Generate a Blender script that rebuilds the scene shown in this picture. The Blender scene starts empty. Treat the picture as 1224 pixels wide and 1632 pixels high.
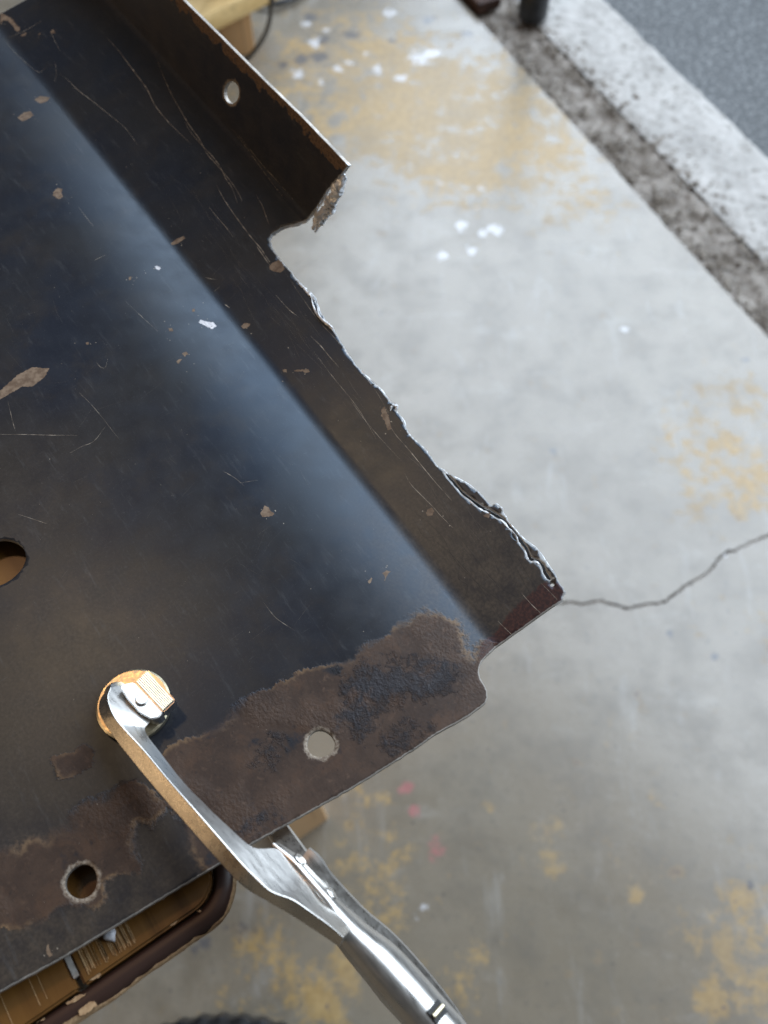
import bpy, bmesh, math, random
import numpy as np
from mathutils import Vector, Matrix, noise as mnoise
from mathutils.geometry import delaunay_2d_cdt

random.seed(11); rng = np.random.default_rng(5)
S = bpy.context.scene
COL = S.collection
# ------------------------------------------------------------------ camera
cam_d = bpy.data.cameras.new('camera'); cam = bpy.data.objects.new('camera', cam_d); COL.objects.link(cam)
cam.location = (0, 0, 1.18); cam.rotation_euler = (math.radians(30), 0, 0)
cam_d.sensor_fit = 'HORIZONTAL'; cam_d.sensor_width = 36; cam_d.lens = 36 * 1500 / 1224
cam_d.clip_start = .01; cam_d.clip_end = 100
cam_d.dof.use_dof = True; cam_d.dof.focus_distance = .318; cam_d.dof.aperture_fstop = 17
S.camera = cam
# ------------------------------------------------------------------ world + lamps
w = bpy.data.worlds.new('World'); S.world = w; w.use_nodes = True
bg = w.node_tree.nodes['Background']; bg.inputs[0].default_value = (.94, .97, 1.0, 1); bg.inputs[1].default_value = .09
def area(name, loc, target, sx, sy, power, col, shape='RECTANGLE'):
    d = bpy.data.lights.new(name, 'AREA'); d.shape = shape; d.size = sx
    if shape in ('RECTANGLE', 'ELLIPSE'): d.size_y = sy
    d.energy = power; d.color = col
    o = bpy.data.objects.new(name, d); COL.objects.link(o); o.location = loc
    o.rotation_euler = (Vector(target) - Vector(loc)).to_track_quat('-Z', 'Y').to_euler(); return o
# daylight entering through the open garage door
area('door_daylight', (1.95, 2.15, 2.75), (.0, .3, .8), 6.6, 3.0, 370, (.75, .865, 1.0))
# warm ceiling bulb inside the garage
area('ceiling_bulb', (-.62, .72, 2.45), (-.1, .1, .9), .16, .16, 2.9, (1.0, .54, .25), 'DISK')
# added unseen warm fill at left, for gold reflections on the clamp
area('warm_fill_left', (-2.1, -.5, 1.45), (-.1, .1, .9), .9, .5, 9, (1.0, .68, .38))
S.view_settings.view_transform = 'Standard'; S.view_settings.look = 'None'; S.view_settings.gamma = 1
S.view_settings.exposure = 0
S.render.engine = 'CYCLES'; S.cycles.use_denoising = True
S.cycles.max_bounces = 6; S.cycles.caustics_reflective = False; S.cycles.caustics_refractive = False

# ------------------------------------------------------------------ measured data (mm in the plate frame, metres elsewhere)
OUTLINE=[(-3.77,-202.5),(-5.27,-169.87),(-5.5,-168.35),(-5.55,-166.82),(-5.81,-165.31),(-5.92,-163.78),(-6.08,-162.25),(-6.35,-160.74),(-6.43,-159.21),(-6.59,-157.68),(-6.79,-156.16),(-6.98,-154.64),(-7.08,-153.11),(-7.26,-151.59),(-7.3,-150.05),(-7.43,-148.51),(-7.53,-146.96),(-7.58,-145.42),(-7.67,-143.88),(-7.77,-142.34),(-7.93,-140.8),(-8.04,-139.26),(-8.13,-137.72),(-8.25,-136.18),(-8.28,-134.63),(-8.44,-133.09),(-8.56,-131.55),(-8.68,-130.01),(-8.7,-128.47),(-8.82,-126.93),(-8.84,-125.38),(-9.02,-123.84),(-9.03,-122.3),(-9.17,-120.76),(-9.36,-119.22),(-9.32,-117.66),(-9.57,-116.12),(-9.64,-114.56),(-9.7,-113.01),(-9.83,-111.45),(-9.93,-109.9),(-10.05,-108.35),(-10.08,-106.79),(-10.16,-105.24),(-10.25,-103.68),(-10.32,-102.13),(-10.47,-100.58),(-10.52,-99.02),(-10.71,-97.48),(-10.71,-95.92),(-10.85,-94.37),(-11.0,-92.82),(-11.09,-91.26),(-11.44,-89.73),(-11.38,-88.16),(-11.63,-86.62),(-11.77,-85.07),(-12.03,-83.54),(-12.0,-81.97),(-12.3,-80.43),(-12.36,-78.88),(-12.54,-77.33),(-12.66,-75.78),(-12.88,-74.24),(-12.94,-72.68),(-13.14,-71.13),(-13.31,-69.59),(-13.53,-68.05),(-13.47,-66.48),(-13.82,-64.95),(-13.91,-63.39),(-13.94,-61.88),(-14.06,-60.37),(-14.1,-58.85),(-14.29,-57.34),(-14.29,-55.83),(-14.35,-54.31),(-14.43,-52.8),(-14.51,-51.29),(-14.59,-49.77),(-14.63,-48.26),(-14.86,-46.75),(-14.74,-45.23),(-14.73,-43.71),(-14.99,-42.21),(-14.94,-40.5),(-14.93,-38.79),(-14.86,-37.08),(-14.82,-35.37),(-14.8,-33.66),(-14.99,-31.95),(-15.08,-30.23),(-15.24,-28.51),(-15.51,-26.81),(-15.6,-25.09),(-15.71,-23.37),(-15.81,-21.75),(-15.7,-20.14),(-15.6,-18.53),(-15.57,-16.91),(-15.31,-14.69),(-14.3,-13.17),(-12.23,-11.79),(-10.04,-11.34),(-7.72,-11.02),(-5.83,-10.01),(-4.3,-8.34),(-3.63,-6.85),(-3.09,-5.31),(-2.74,-3.56),(-2.44,-1.81),(-2.08,-0.07),(-2.09,1.7),(-2.14,3.46),(-2.18,5.23),(-2.17,7.0),(-2.28,8.76),(-2.39,10.31),(-2.38,11.86),(-2.41,13.41),(-2.46,14.96),(-2.48,16.51),(-2.55,18.06),(-2.61,19.69),(-2.65,21.32),(-2.76,22.95),(-3.06,25.97),(-2.36,26.47),(-1.89,27.19),(-1.64,27.9),(-1.38,28.53),(-0.78,28.28),(-0.23,28.7),(0.33,28.93),(0.93,28.68),(1.5,28.77),(2.08,28.81),(2.64,29.05),(3.25,28.94),(3.78,29.32),(4.42,29.28),(4.95,29.63),(5.58,29.66),(6.17,29.81),(6.78,29.6),(7.38,29.74),(7.98,29.83),(8.58,29.99),(9.18,29.92),(9.76,29.86),(10.3,30.11),(10.85,30.27),(11.43,30.16),(12.0,30.18),(12.56,30.26),(13.1,30.52),(13.66,30.55),(14.25,30.38),(14.79,30.66),(15.36,30.64),(15.94,30.46),(16.59,30.69),(17.18,30.53),(17.74,30.2),(18.36,30.23),(18.97,30.16),(19.53,29.87),(20.15,29.8),(20.78,29.76),(21.27,29.22),(21.94,29.36),(22.57,29.47),(23.19,29.44),(23.82,29.15),(24.45,29.42),(25.08,29.24),(25.7,29.43),(26.25,29.49),(26.81,29.42),(27.36,29.27),(27.91,29.3),(28.47,29.53),(29.02,29.25),(29.58,29.47),(30.12,29.42),(30.69,29.46),(31.15,30.0),(31.78,29.75),(32.26,30.19),(32.95,29.65),(33.49,29.95),(33.88,30.44),(34.42,30.61),(34.97,30.72),(35.56,30.65),(36.12,30.28),(36.74,30.41),(37.3,30.39),(38.02,29.63),(38.02,28.62),(38.57,28.56),(39.12,28.61),(39.67,28.43),(40.23,28.47),(40.78,28.54),(41.35,28.47),(41.93,28.71),(42.5,28.35),(43.08,28.79),(43.64,28.31),(44.23,28.53),(44.75,28.24),(45.36,28.52),(45.86,28.19),(46.42,28.13),(46.98,28.09),(47.48,27.77),(48.02,27.61),(48.54,27.36),(49.18,27.77),(49.67,27.44),(50.22,27.18),(50.81,27.06),(51.49,27.15),(51.85,26.38),(52.52,26.47),(53.05,26.16),(53.66,26.09),(54.1,25.53),(54.75,25.57),(55.32,25.49),(55.87,25.37),(56.38,25.16),(56.73,24.58),(57.29,24.48),(57.91,24.38),(58.51,24.1),(59.13,24.0),(59.81,24.2),(60.37,23.99),(60.92,23.73),(61.56,23.74),(62.07,23.3),(62.62,23.5),(63.19,23.47),(63.75,23.51),(64.31,23.65),(64.88,23.66),(65.44,23.73),(66.0,23.78),(66.54,24.1),(67.14,23.8),(67.7,23.96),(68.28,24.01),(68.87,23.87),(69.46,24.06),(70.05,23.81),(70.63,24.14),(71.21,23.92),(71.77,23.83),(72.35,23.9),(72.92,23.91),(73.49,23.86),(74.05,23.8),(74.59,23.56),(75.14,23.38),(75.73,23.55),(76.29,23.45),(76.83,23.19),(77.43,23.43),(77.98,23.24),(78.55,23.09),(79.11,23.36),(79.77,23.22),(80.34,23.43),(80.88,23.77),(81.54,23.6),(82.07,23.99),(82.71,23.91),(83.24,24.31),(83.84,24.27),(84.38,24.53),(85.01,24.39),(85.54,24.7),(86.06,25.02),(86.65,25.07),(87.22,25.0),(87.82,25.23),(88.4,25.18),(88.97,24.94),(89.57,25.19),(90.18,24.87),(90.54,25.33),(90.81,25.88),(91.19,26.33),(91.77,26.68),(92.2,26.24),(92.68,25.94),(93.32,26.07),(93.74,25.6),(94.34,25.61),(94.9,25.44),(95.43,25.84),(95.98,25.82),(96.54,25.8),(97.09,25.74),(97.64,25.77),(98.19,25.74),(98.74,25.87),(99.29,25.87),(99.84,25.93),(100.39,25.85),(100.98,26.13),(101.52,25.82),(102.09,25.95),(102.65,25.88),(103.18,25.48),(103.73,25.3),(104.33,25.72),(104.87,25.4),(105.44,25.43),(106.0,25.32),(106.56,25.32),(107.14,25.05),(107.75,25.16),(108.34,25.04),(108.95,25.04),(109.5,24.61),(110.14,24.96),(110.71,24.96),(111.27,24.62),(111.84,24.77),(112.4,24.89),(112.97,24.98),(113.53,24.87),(114.1,25.09),(114.66,24.86),(115.23,24.69),(115.79,24.74),(116.36,24.89),(116.94,24.79),(117.49,25.07),(118.06,25.14),(118.63,25.12),(119.2,25.24),(119.78,25.09),(120.35,25.17),(120.93,25.12),(121.5,25.16),(122.08,25.06),(122.64,25.26),(123.21,25.33),(123.8,25.26),(124.33,25.6),(124.89,25.73),(125.47,25.69),(126.0,26.05),(126.58,26.07),(127.14,26.18),(127.75,26.0),(128.34,25.95),(128.85,26.36),(129.43,26.41),(129.98,26.56),(130.56,26.6),(131.1,26.82),(131.71,26.66),(132.25,26.9),(132.86,26.74),(133.4,26.82),(134.02,26.92),(134.63,27.25),(135.26,26.76),(135.87,27.21),(136.49,26.95),(137.11,27.05),(137.71,27.12),(138.31,27.17),(138.92,27.01),(139.51,27.22),(140.11,27.29),(140.7,27.39),(141.32,27.16),(141.9,27.41),(142.45,27.7),(143.02,27.87),(143.7,27.36),(144.25,27.69),(144.88,27.45),(145.42,27.89),(146.0,27.95),(146.64,27.94),(147.23,28.07),(147.71,28.53),(148.25,28.79),(148.9,28.76),(149.44,29.04),(150.12,28.89),(150.6,29.36),(151.12,29.68),(151.7,29.86),(152.31,30.1),(152.91,29.66),(153.51,29.47),(154.12,29.9),(154.72,29.73),(155.33,29.84),(155.94,29.87),(156.53,29.79),(157.14,29.86),(157.73,29.78),(158.28,29.24),(158.9,29.44),(159.49,29.73),(160.04,29.31),(160.63,29.5),(161.19,29.3),(161.76,29.21),(162.35,29.5),(162.92,29.38),(163.48,29.14),(164.07,29.29),(164.62,28.91),(165.2,28.97),(165.77,29.11),(166.34,29.11),(166.92,28.99),(167.46,29.29),(168.03,29.33),(168.58,29.54),(169.15,29.54),(169.73,29.4),(170.29,29.47),(170.85,29.43),(171.4,29.36),(171.98,29.58),(172.54,29.55),(173.1,29.46),(173.64,29.25),(174.19,29.1),(174.77,29.24),(175.31,29.02),(175.87,29.13),(176.46,28.87),(177.0,29.12),(177.53,29.47),(178.13,29.12),(178.7,29.1),(179.24,29.36),(179.78,29.7),(180.35,29.57),(180.95,29.48),(181.53,29.52),(182.11,29.63),(182.7,29.56),(183.27,29.77),(183.86,29.78),(184.46,29.65),(185.03,29.9),(185.56,30.08),(186.12,30.16),(186.66,30.3),(187.09,30.78),(187.57,31.11),(188.21,30.95),(188.74,31.11),(189.23,31.36),(189.6,31.77),(189.99,32.17),(190.11,32.76),(190.63,33.1),(190.72,33.64),(190.76,34.19),(190.77,34.74),(190.75,35.29),(190.64,35.83),(190.53,36.38),(190.61,36.93),(190.68,37.48),(190.63,38.09),(190.3,38.6),(190.2,39.19),(189.92,39.72),(189.67,40.25),(189.42,40.76),(189.2,41.28),(188.98,41.81),(188.64,42.26),(188.36,42.76),(188.14,43.28),(187.93,43.81),(187.55,44.27),(187.6,44.92),(187.24,45.39),(187.09,45.95),(186.66,46.39),(186.47,46.86),(186.29,47.33),(186.11,47.8),(185.93,48.27),(185.74,48.74),(185.76,49.29),(185.38,49.67),(185.1,50.12),(185.09,50.7),(184.62,51.06),(184.41,51.54),(184.42,52.12),(184.08,52.54),(183.83,53.01),(183.63,53.49),(183.3,53.91),(183.26,54.47),(182.9,54.88),(182.69,55.35),(182.46,55.81),(182.36,56.32),(182.22,56.82),(181.94,57.26),(182.07,57.85),(181.57,58.21),(181.54,58.75),(181.47,59.27),(181.2,59.72),(181.06,60.21),(181.05,60.76),(180.7,61.2),(180.59,61.72),(180.25,62.17),(180.28,62.73),(180.16,63.25),(179.96,63.74),(179.5,64.15),(179.53,64.72),(179.44,65.24),(179.32,65.76),(179.1,66.25),(178.83,66.72),(178.53,67.16),(178.21,67.6),(177.98,68.08),(177.83,68.61),(177.7,69.13),(177.48,69.62),(177.4,70.18),(177.02,70.59),(176.63,70.99),(176.45,71.5),(176.16,71.91),(176.1,72.46),(175.63,72.77),(175.45,73.25),(175.24,73.71),(174.96,74.13),(175.0,74.73),(174.59,75.08),(174.38,75.54),(173.86,75.83),(173.83,76.39),(173.59,76.83),(173.26,77.26),(173.26,77.83),(172.77,78.18),(172.79,78.77),(172.51,79.21),(172.39,79.73),(171.98,80.13),(172.1,80.75),(171.57,81.09),(171.43,81.58),(173.44,81.63),(175.44,81.59),(177.45,81.69),(179.46,81.71),(181.46,81.76),(183.47,81.77),(185.48,81.81),(187.48,81.85),(189.49,81.81),(191.5,81.8),(193.51,81.82),(195.51,81.94),(197.52,81.91),(199.53,82.01),(201.53,81.99),(203.54,81.99),(205.59,82.03),(207.64,82.05),(209.69,81.92),(211.74,81.85),(213.8,81.83),(215.85,81.89),(217.9,81.78),(219.95,81.77),(222.0,81.79),(224.05,81.73),(226.1,81.71),(228.16,81.65),(230.21,81.61),(232.26,81.63),(234.31,81.59),(236.41,81.61),(238.51,81.54),(240.61,81.56),(242.72,81.56),(244.82,81.52),(246.92,81.53),(249.02,81.54),(251.12,81.48),(253.22,81.46),(255.32,81.4),(257.42,81.45),(259.52,81.41),(261.63,81.39),(263.73,81.35),(265.83,81.4),(267.93,81.41),(269.95,81.35),(271.96,81.3),(273.98,81.29),(275.99,81.21),(278.01,81.21),(280.02,81.15),(282.04,81.12),(284.06,81.13),(286.07,81.1),(288.09,81.05),(290.1,80.99),(292.12,81.01),(294.13,80.92),(296.15,80.94),(404.53,81.5),(404.53,25.0),(404.53,18.34),(406.07,4.43),(406.07,-202.5)]
CUTLINE=[(-3.07,25.98),(-1.88,27.19),(-1.39,28.6),(3.23,29.0),(6.17,29.82),(9.18,29.9),(15.36,30.67),(18.96,30.13),(21.94,29.34),(25.7,29.39),(30.13,29.39),(33.43,30.08),(34.97,30.74),(37.35,30.43),(38.03,29.63),(38.02,28.56),(40.78,28.53),(44.22,28.46),(49.69,27.48),(54.76,25.59),(57.29,24.48),(59.79,24.15),(62.06,23.36),(67.7,23.9),(71.22,23.97),(78.54,23.15),(83.25,24.26),(87.23,25.12),(90.13,24.92),(91.74,26.6),(94.34,25.62),(100.39,25.88),(106.56,25.31),(110.14,24.91),(116.36,24.84),(123.2,25.4),(133.4,26.97),(137.11,27.08),(141.91,27.31),(146.01,27.92),(151.7,29.85),(155.33,29.82),(158.9,29.44),(165.78,29.05),(170.29,29.5),(175.31,29.04),(180.36,29.48),(185.02,29.94),(189.25,31.35),(190.58,33.1),(190.73,34.74),(190.68,37.48),(189.71,40.27),(188.1,43.26),(186.73,46.42),(185.39,49.68),(182.89,54.88),(180.98,60.18),(179.05,66.23),(176.44,71.49),(173.57,76.82),(171.43,81.6)]
RIMLINE=[(171.43,81.6),(203.54,82.01),(234.31,81.59),(267.93,81.36),(296.15,80.94),(404.53,81.5)]
HOLES=[[(123.79,-119.29),(123.67,-117.73),(123.24,-116.22),(122.54,-114.83),(121.61,-113.58),(120.51,-112.49),(119.25,-111.58),(117.87,-110.87),(116.37,-110.38),(114.8,-110.16),(113.21,-110.26),(111.67,-110.69),(110.27,-111.44),(109.07,-112.46),(108.1,-113.67),(107.37,-115.01),(106.86,-116.4),(106.51,-117.83),(106.33,-119.29),(106.31,-120.79),(106.51,-122.31),(106.96,-123.82),(107.71,-125.24),(108.77,-126.49),(110.09,-127.46),(111.6,-128.09),(113.2,-128.36),(114.8,-128.3),(116.33,-127.97),(117.76,-127.41),(119.07,-126.7),(120.28,-125.83),(121.38,-124.82),(122.33,-123.64),(123.09,-122.31),(123.59,-120.84)],[(12.14,-140.03),(12.05,-139.02),(11.76,-138.04),(11.24,-137.16),(10.5,-136.44),(9.6,-135.94),(8.62,-135.7),(7.64,-135.69),(6.68,-135.86),(5.78,-136.17),(4.92,-136.62),(4.12,-137.23),(3.46,-138.02),(3.01,-138.97),(2.87,-140.03),(3.04,-141.08),(3.5,-142.02),(4.16,-142.8),(4.93,-143.42),(5.78,-143.89),(6.68,-144.23),(7.64,-144.42),(8.63,-144.4),(9.61,-144.13),(10.49,-143.61),(11.21,-142.88),(11.72,-142.0),(12.03,-141.03)],[(6.81,-63.82),(6.72,-62.85),(6.35,-61.96),(5.75,-61.21),(5.01,-60.65),(4.2,-60.26),(3.35,-60.01),(2.48,-59.88),(1.59,-59.88),(0.68,-60.06),(-0.19,-60.46),(-0.92,-61.1),(-1.44,-61.93),(-1.7,-62.86),(-1.71,-63.82),(-1.52,-64.73),(-1.17,-65.58),(-0.68,-66.34),(-0.06,-67.01),(0.7,-67.53),(1.56,-67.86),(2.48,-67.96),(3.4,-67.83),(4.26,-67.5),(5.03,-67.01),(5.7,-66.38),(6.25,-65.63),(6.64,-64.76)],[(248.31,68.03),(248.13,66.85),(248.31,65.54),(248.86,64.19),(249.74,62.89),(250.9,61.74),(252.25,60.81),(253.7,60.16),(255.16,59.86),(256.52,59.91),(257.68,60.31),(258.57,61.05),(259.12,62.06),(259.28,63.28),(259.07,64.61),(258.48,65.97),(257.57,67.26),(256.39,68.4),(255.04,69.3),(253.61,69.91),(252.18,70.19),(250.86,70.13),(249.73,69.73),(248.86,69.01)],[(59.14,23.68),(56.5,23.43),(53.61,23.42),(49.01,23.34),(43.61,24.11),(39.1,25.01),(37.36,25.83),(34.03,26.89),(30.8,27.93),(27.73,28.04),(24.64,28.24),(21.8,27.33),(18.59,27.36),(15.33,26.1),(13.54,26.38),(12.45,27.52),(10.33,27.7),(8.06,26.76),(6.2,26.45),(4.81,26.89),(5.01,27.65),(6.25,27.78),(7.76,27.98),(10.24,28.81),(12.93,28.6),(14.33,27.64),(15.12,27.34),(18.38,28.51),(21.74,28.78),(24.63,28.92),(27.86,29.33),(31.08,29.01),(34.61,28.32),(38.07,27.18),(39.66,26.37),(43.94,25.27),(49.17,24.31),(53.68,24.53),(56.53,24.4),(59.09,24.64)],[(2.74,27.24),(2.53,26.97),(2.44,26.65),(2.51,26.34),(2.71,26.09),(3.01,25.96),(3.34,25.97),(3.65,26.13),(3.87,26.39),(3.95,26.71),(3.88,27.02),(3.68,27.27),(3.38,27.4),(3.05,27.39)],[(25.39,27.32),(25.52,28.2),(23.75,27.88),(21.94,27.26),(23.0,27.03),(24.23,26.95)]]
RUST=[[(28.32,-101.89),(24.97,-93.66),(24.19,-86.08),(26.14,-79.23),(27.27,-74.56),(27.68,-71.62),(26.83,-63.96),(24.31,-61.39),(25.19,-55.07),(20.72,-45.31),(19.94,-40.85),(20.28,-30.3),(19.57,-21.97),(20.61,-14.73),(19.42,-11.03),(15.86,-8.28),(11.11,-6.19),(7.14,-6.65),(1.54,-9.91),(-1.17,-8.44),(0.8,-2.24),(-1.33,2.98),(-27.05,-7.58),(-24.49,-61.94),(-19.47,-105.14),(-11.61,-110.71),(1.86,-109.32),(15.18,-109.93),(24.0,-109.84)],[(12.89,-111.35),(21.77,-113.08),(26.01,-117.29),(24.89,-123.36),(27.63,-130.48),(25.48,-134.89),(22.02,-135.14),(25.28,-141.08),(21.45,-142.83),(25.31,-146.31),(25.52,-150.83),(30.38,-158.46),(12.12,-173.36),(9.24,-163.68),(4.86,-154.54),(3.69,-146.66),(-0.11,-139.74),(-0.03,-135.87),(4.64,-135.69),(2.39,-128.64),(0.28,-125.59),(8.84,-124.58),(12.7,-119.8),(10.17,-117.67),(10.93,-113.82)],[(44.41,-131.5),(43.19,-123.06),(39.21,-120.64),(35.84,-123.71),(35.5,-128.76),(37.92,-133.88),(40.13,-134.48)]]
RED=[[(-2.05,-7.85),(2.0,-0.25),(2.13,3.62),(3.44,8.64),(5.0,14.39),(5.23,20.15),(5.81,24.17),(3.2,26.68),(2.47,29.92),(-3.34,30.32),(-5.14,22.56),(-5.4,-0.14)]]
BLUE=[[(15.93,-44.93),(13.51,-35.9),(8.77,-29.59),(5.43,-19.78),(-0.91,-15.82),(-5.45,-20.47),(-2.82,-28.26),(0.68,-35.3),(1.76,-43.95),(-1.68,-52.06),(4.48,-54.82),(8.88,-50.77)],[(-7.89,-47.12),(-9.26,-37.65),(-11.29,-35.35),(-11.36,-43.79),(-10.3,-47.65)],[(-4.33,-94.22),(-5.29,-88.48),(-7.45,-86.6),(-7.66,-90.95),(-6.35,-94.99)],[(9.57,-81.73),(10.92,-74.34),(8.09,-76.94),(8.07,-80.89)]]
CHIPS=[[(181.23,-90.27),(184.51,-81.6),(184.76,-75.67),(180.58,-70.67),(177.94,-73.65),(176.24,-79.47),(178.37,-82.54),(177.44,-91.89)],[(268.47,-28.6),(269.9,-26.24),(268.11,-24.77),(266.14,-26.23),(263.53,-26.56),(263.0,-28.79),(266.54,-30.04)],[(323.2,-21.56),(325.44,-17.66),(325.13,-14.83),(321.77,-14.5),(320.09,-17.57),(319.6,-20.72)],[(332.49,-9.63),(334.35,-6.16),(331.82,-2.48),(329.38,-4.72),(328.55,-8.04)],[(216.87,-0.74),(217.33,1.93),(216.51,5.51),(214.98,5.26),(214.84,1.77),(215.6,-0.83)],[(170.93,-12.71),(171.69,-11.2),(169.66,-9.57),(168.25,-7.61),(165.88,-7.55),(165.14,-9.86),(167.35,-11.11),(169.34,-11.93)],[(207.21,-12.95),(207.09,-11.9),(205.08,-11.26),(204.3,-12.21),(205.65,-13.19)],[(159.44,-25.87),(159.43,-24.01),(157.94,-24.01),(157.55,-25.82)],[(156.95,-29.59),(157.43,-28.01),(156.93,-27.21),(155.48,-29.58)],[(161.46,0.76),(161.66,2.65),(159.84,4.2),(159.11,2.87),(159.51,0.76)],[(177.81,24.24),(178.48,26.17),(177.71,28.73),(176.01,29.18),(172.25,28.32),(172.13,25.84),(174.45,24.27),(176.32,23.62)],[(133.23,2.57),(132.48,3.81),(131.14,3.26),(131.97,2.35)],[(130.03,5.71),(128.29,8.04),(126.55,10.36),(125.23,9.8),(126.15,8.39),(127.26,7.96),(129.23,5.78)],[(81.55,-37.6),(82.36,-36.11),(83.31,-34.8),(82.27,-34.16),(80.5,-34.23),(78.37,-33.76),(78.7,-36.06),(79.9,-37.84)],[(50.27,9.78),(50.8,10.96),(50.73,12.5),(48.89,12.5),(47.99,11.05),(48.77,9.77)],[(36.67,24.11),(36.72,25.47),(35.96,26.73),(34.9,25.14)],[(39.51,-15.83),(39.54,-14.03),(38.68,-13.09),(37.84,-14.95),(36.5,-16.89),(38.08,-15.8)],[(39.28,-21.77),(39.99,-19.79),(39.38,-19.7),(38.56,-21.51)],[(93.93,21.42),(94.01,22.87),(91.85,22.21),(89.54,21.73),(84.74,19.5),(85.23,18.18),(88.77,19.53),(91.37,19.66)],[(406.49,4.63),(404.04,5.68),(401.19,6.53),(397.0,7.46),(392.41,7.1),(388.14,7.6),(386.23,5.97),(388.61,4.94),(392.91,5.53),(398.3,5.17),(400.42,3.26),(398.18,0.77)],[(383.45,5.72),(382.72,8.6),(381.24,7.17),(381.99,5.38)],[(373.34,17.65),(373.64,19.59),(370.52,19.11),(371.65,17.53)],[(376.88,12.23),(376.53,14.21),(375.72,12.74)],[(184.46,-53.79),(184.19,-52.86),(182.93,-53.21),(183.47,-54.0)],[(206.57,-24.58),(206.39,-23.57),(204.47,-24.52),(204.98,-25.37)],[(173.62,-24.26),(173.18,-22.88),(171.47,-23.24),(172.2,-24.46)],[(-1.79,-154.59),(-3.61,-154.69),(-4.99,-154.59),(-4.98,-155.68),(-2.79,-155.6)],[(178.5,-11.37),(178.36,-10.35),(177.0,-10.8),(177.26,-12.03)]]
NAMED=40
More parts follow.
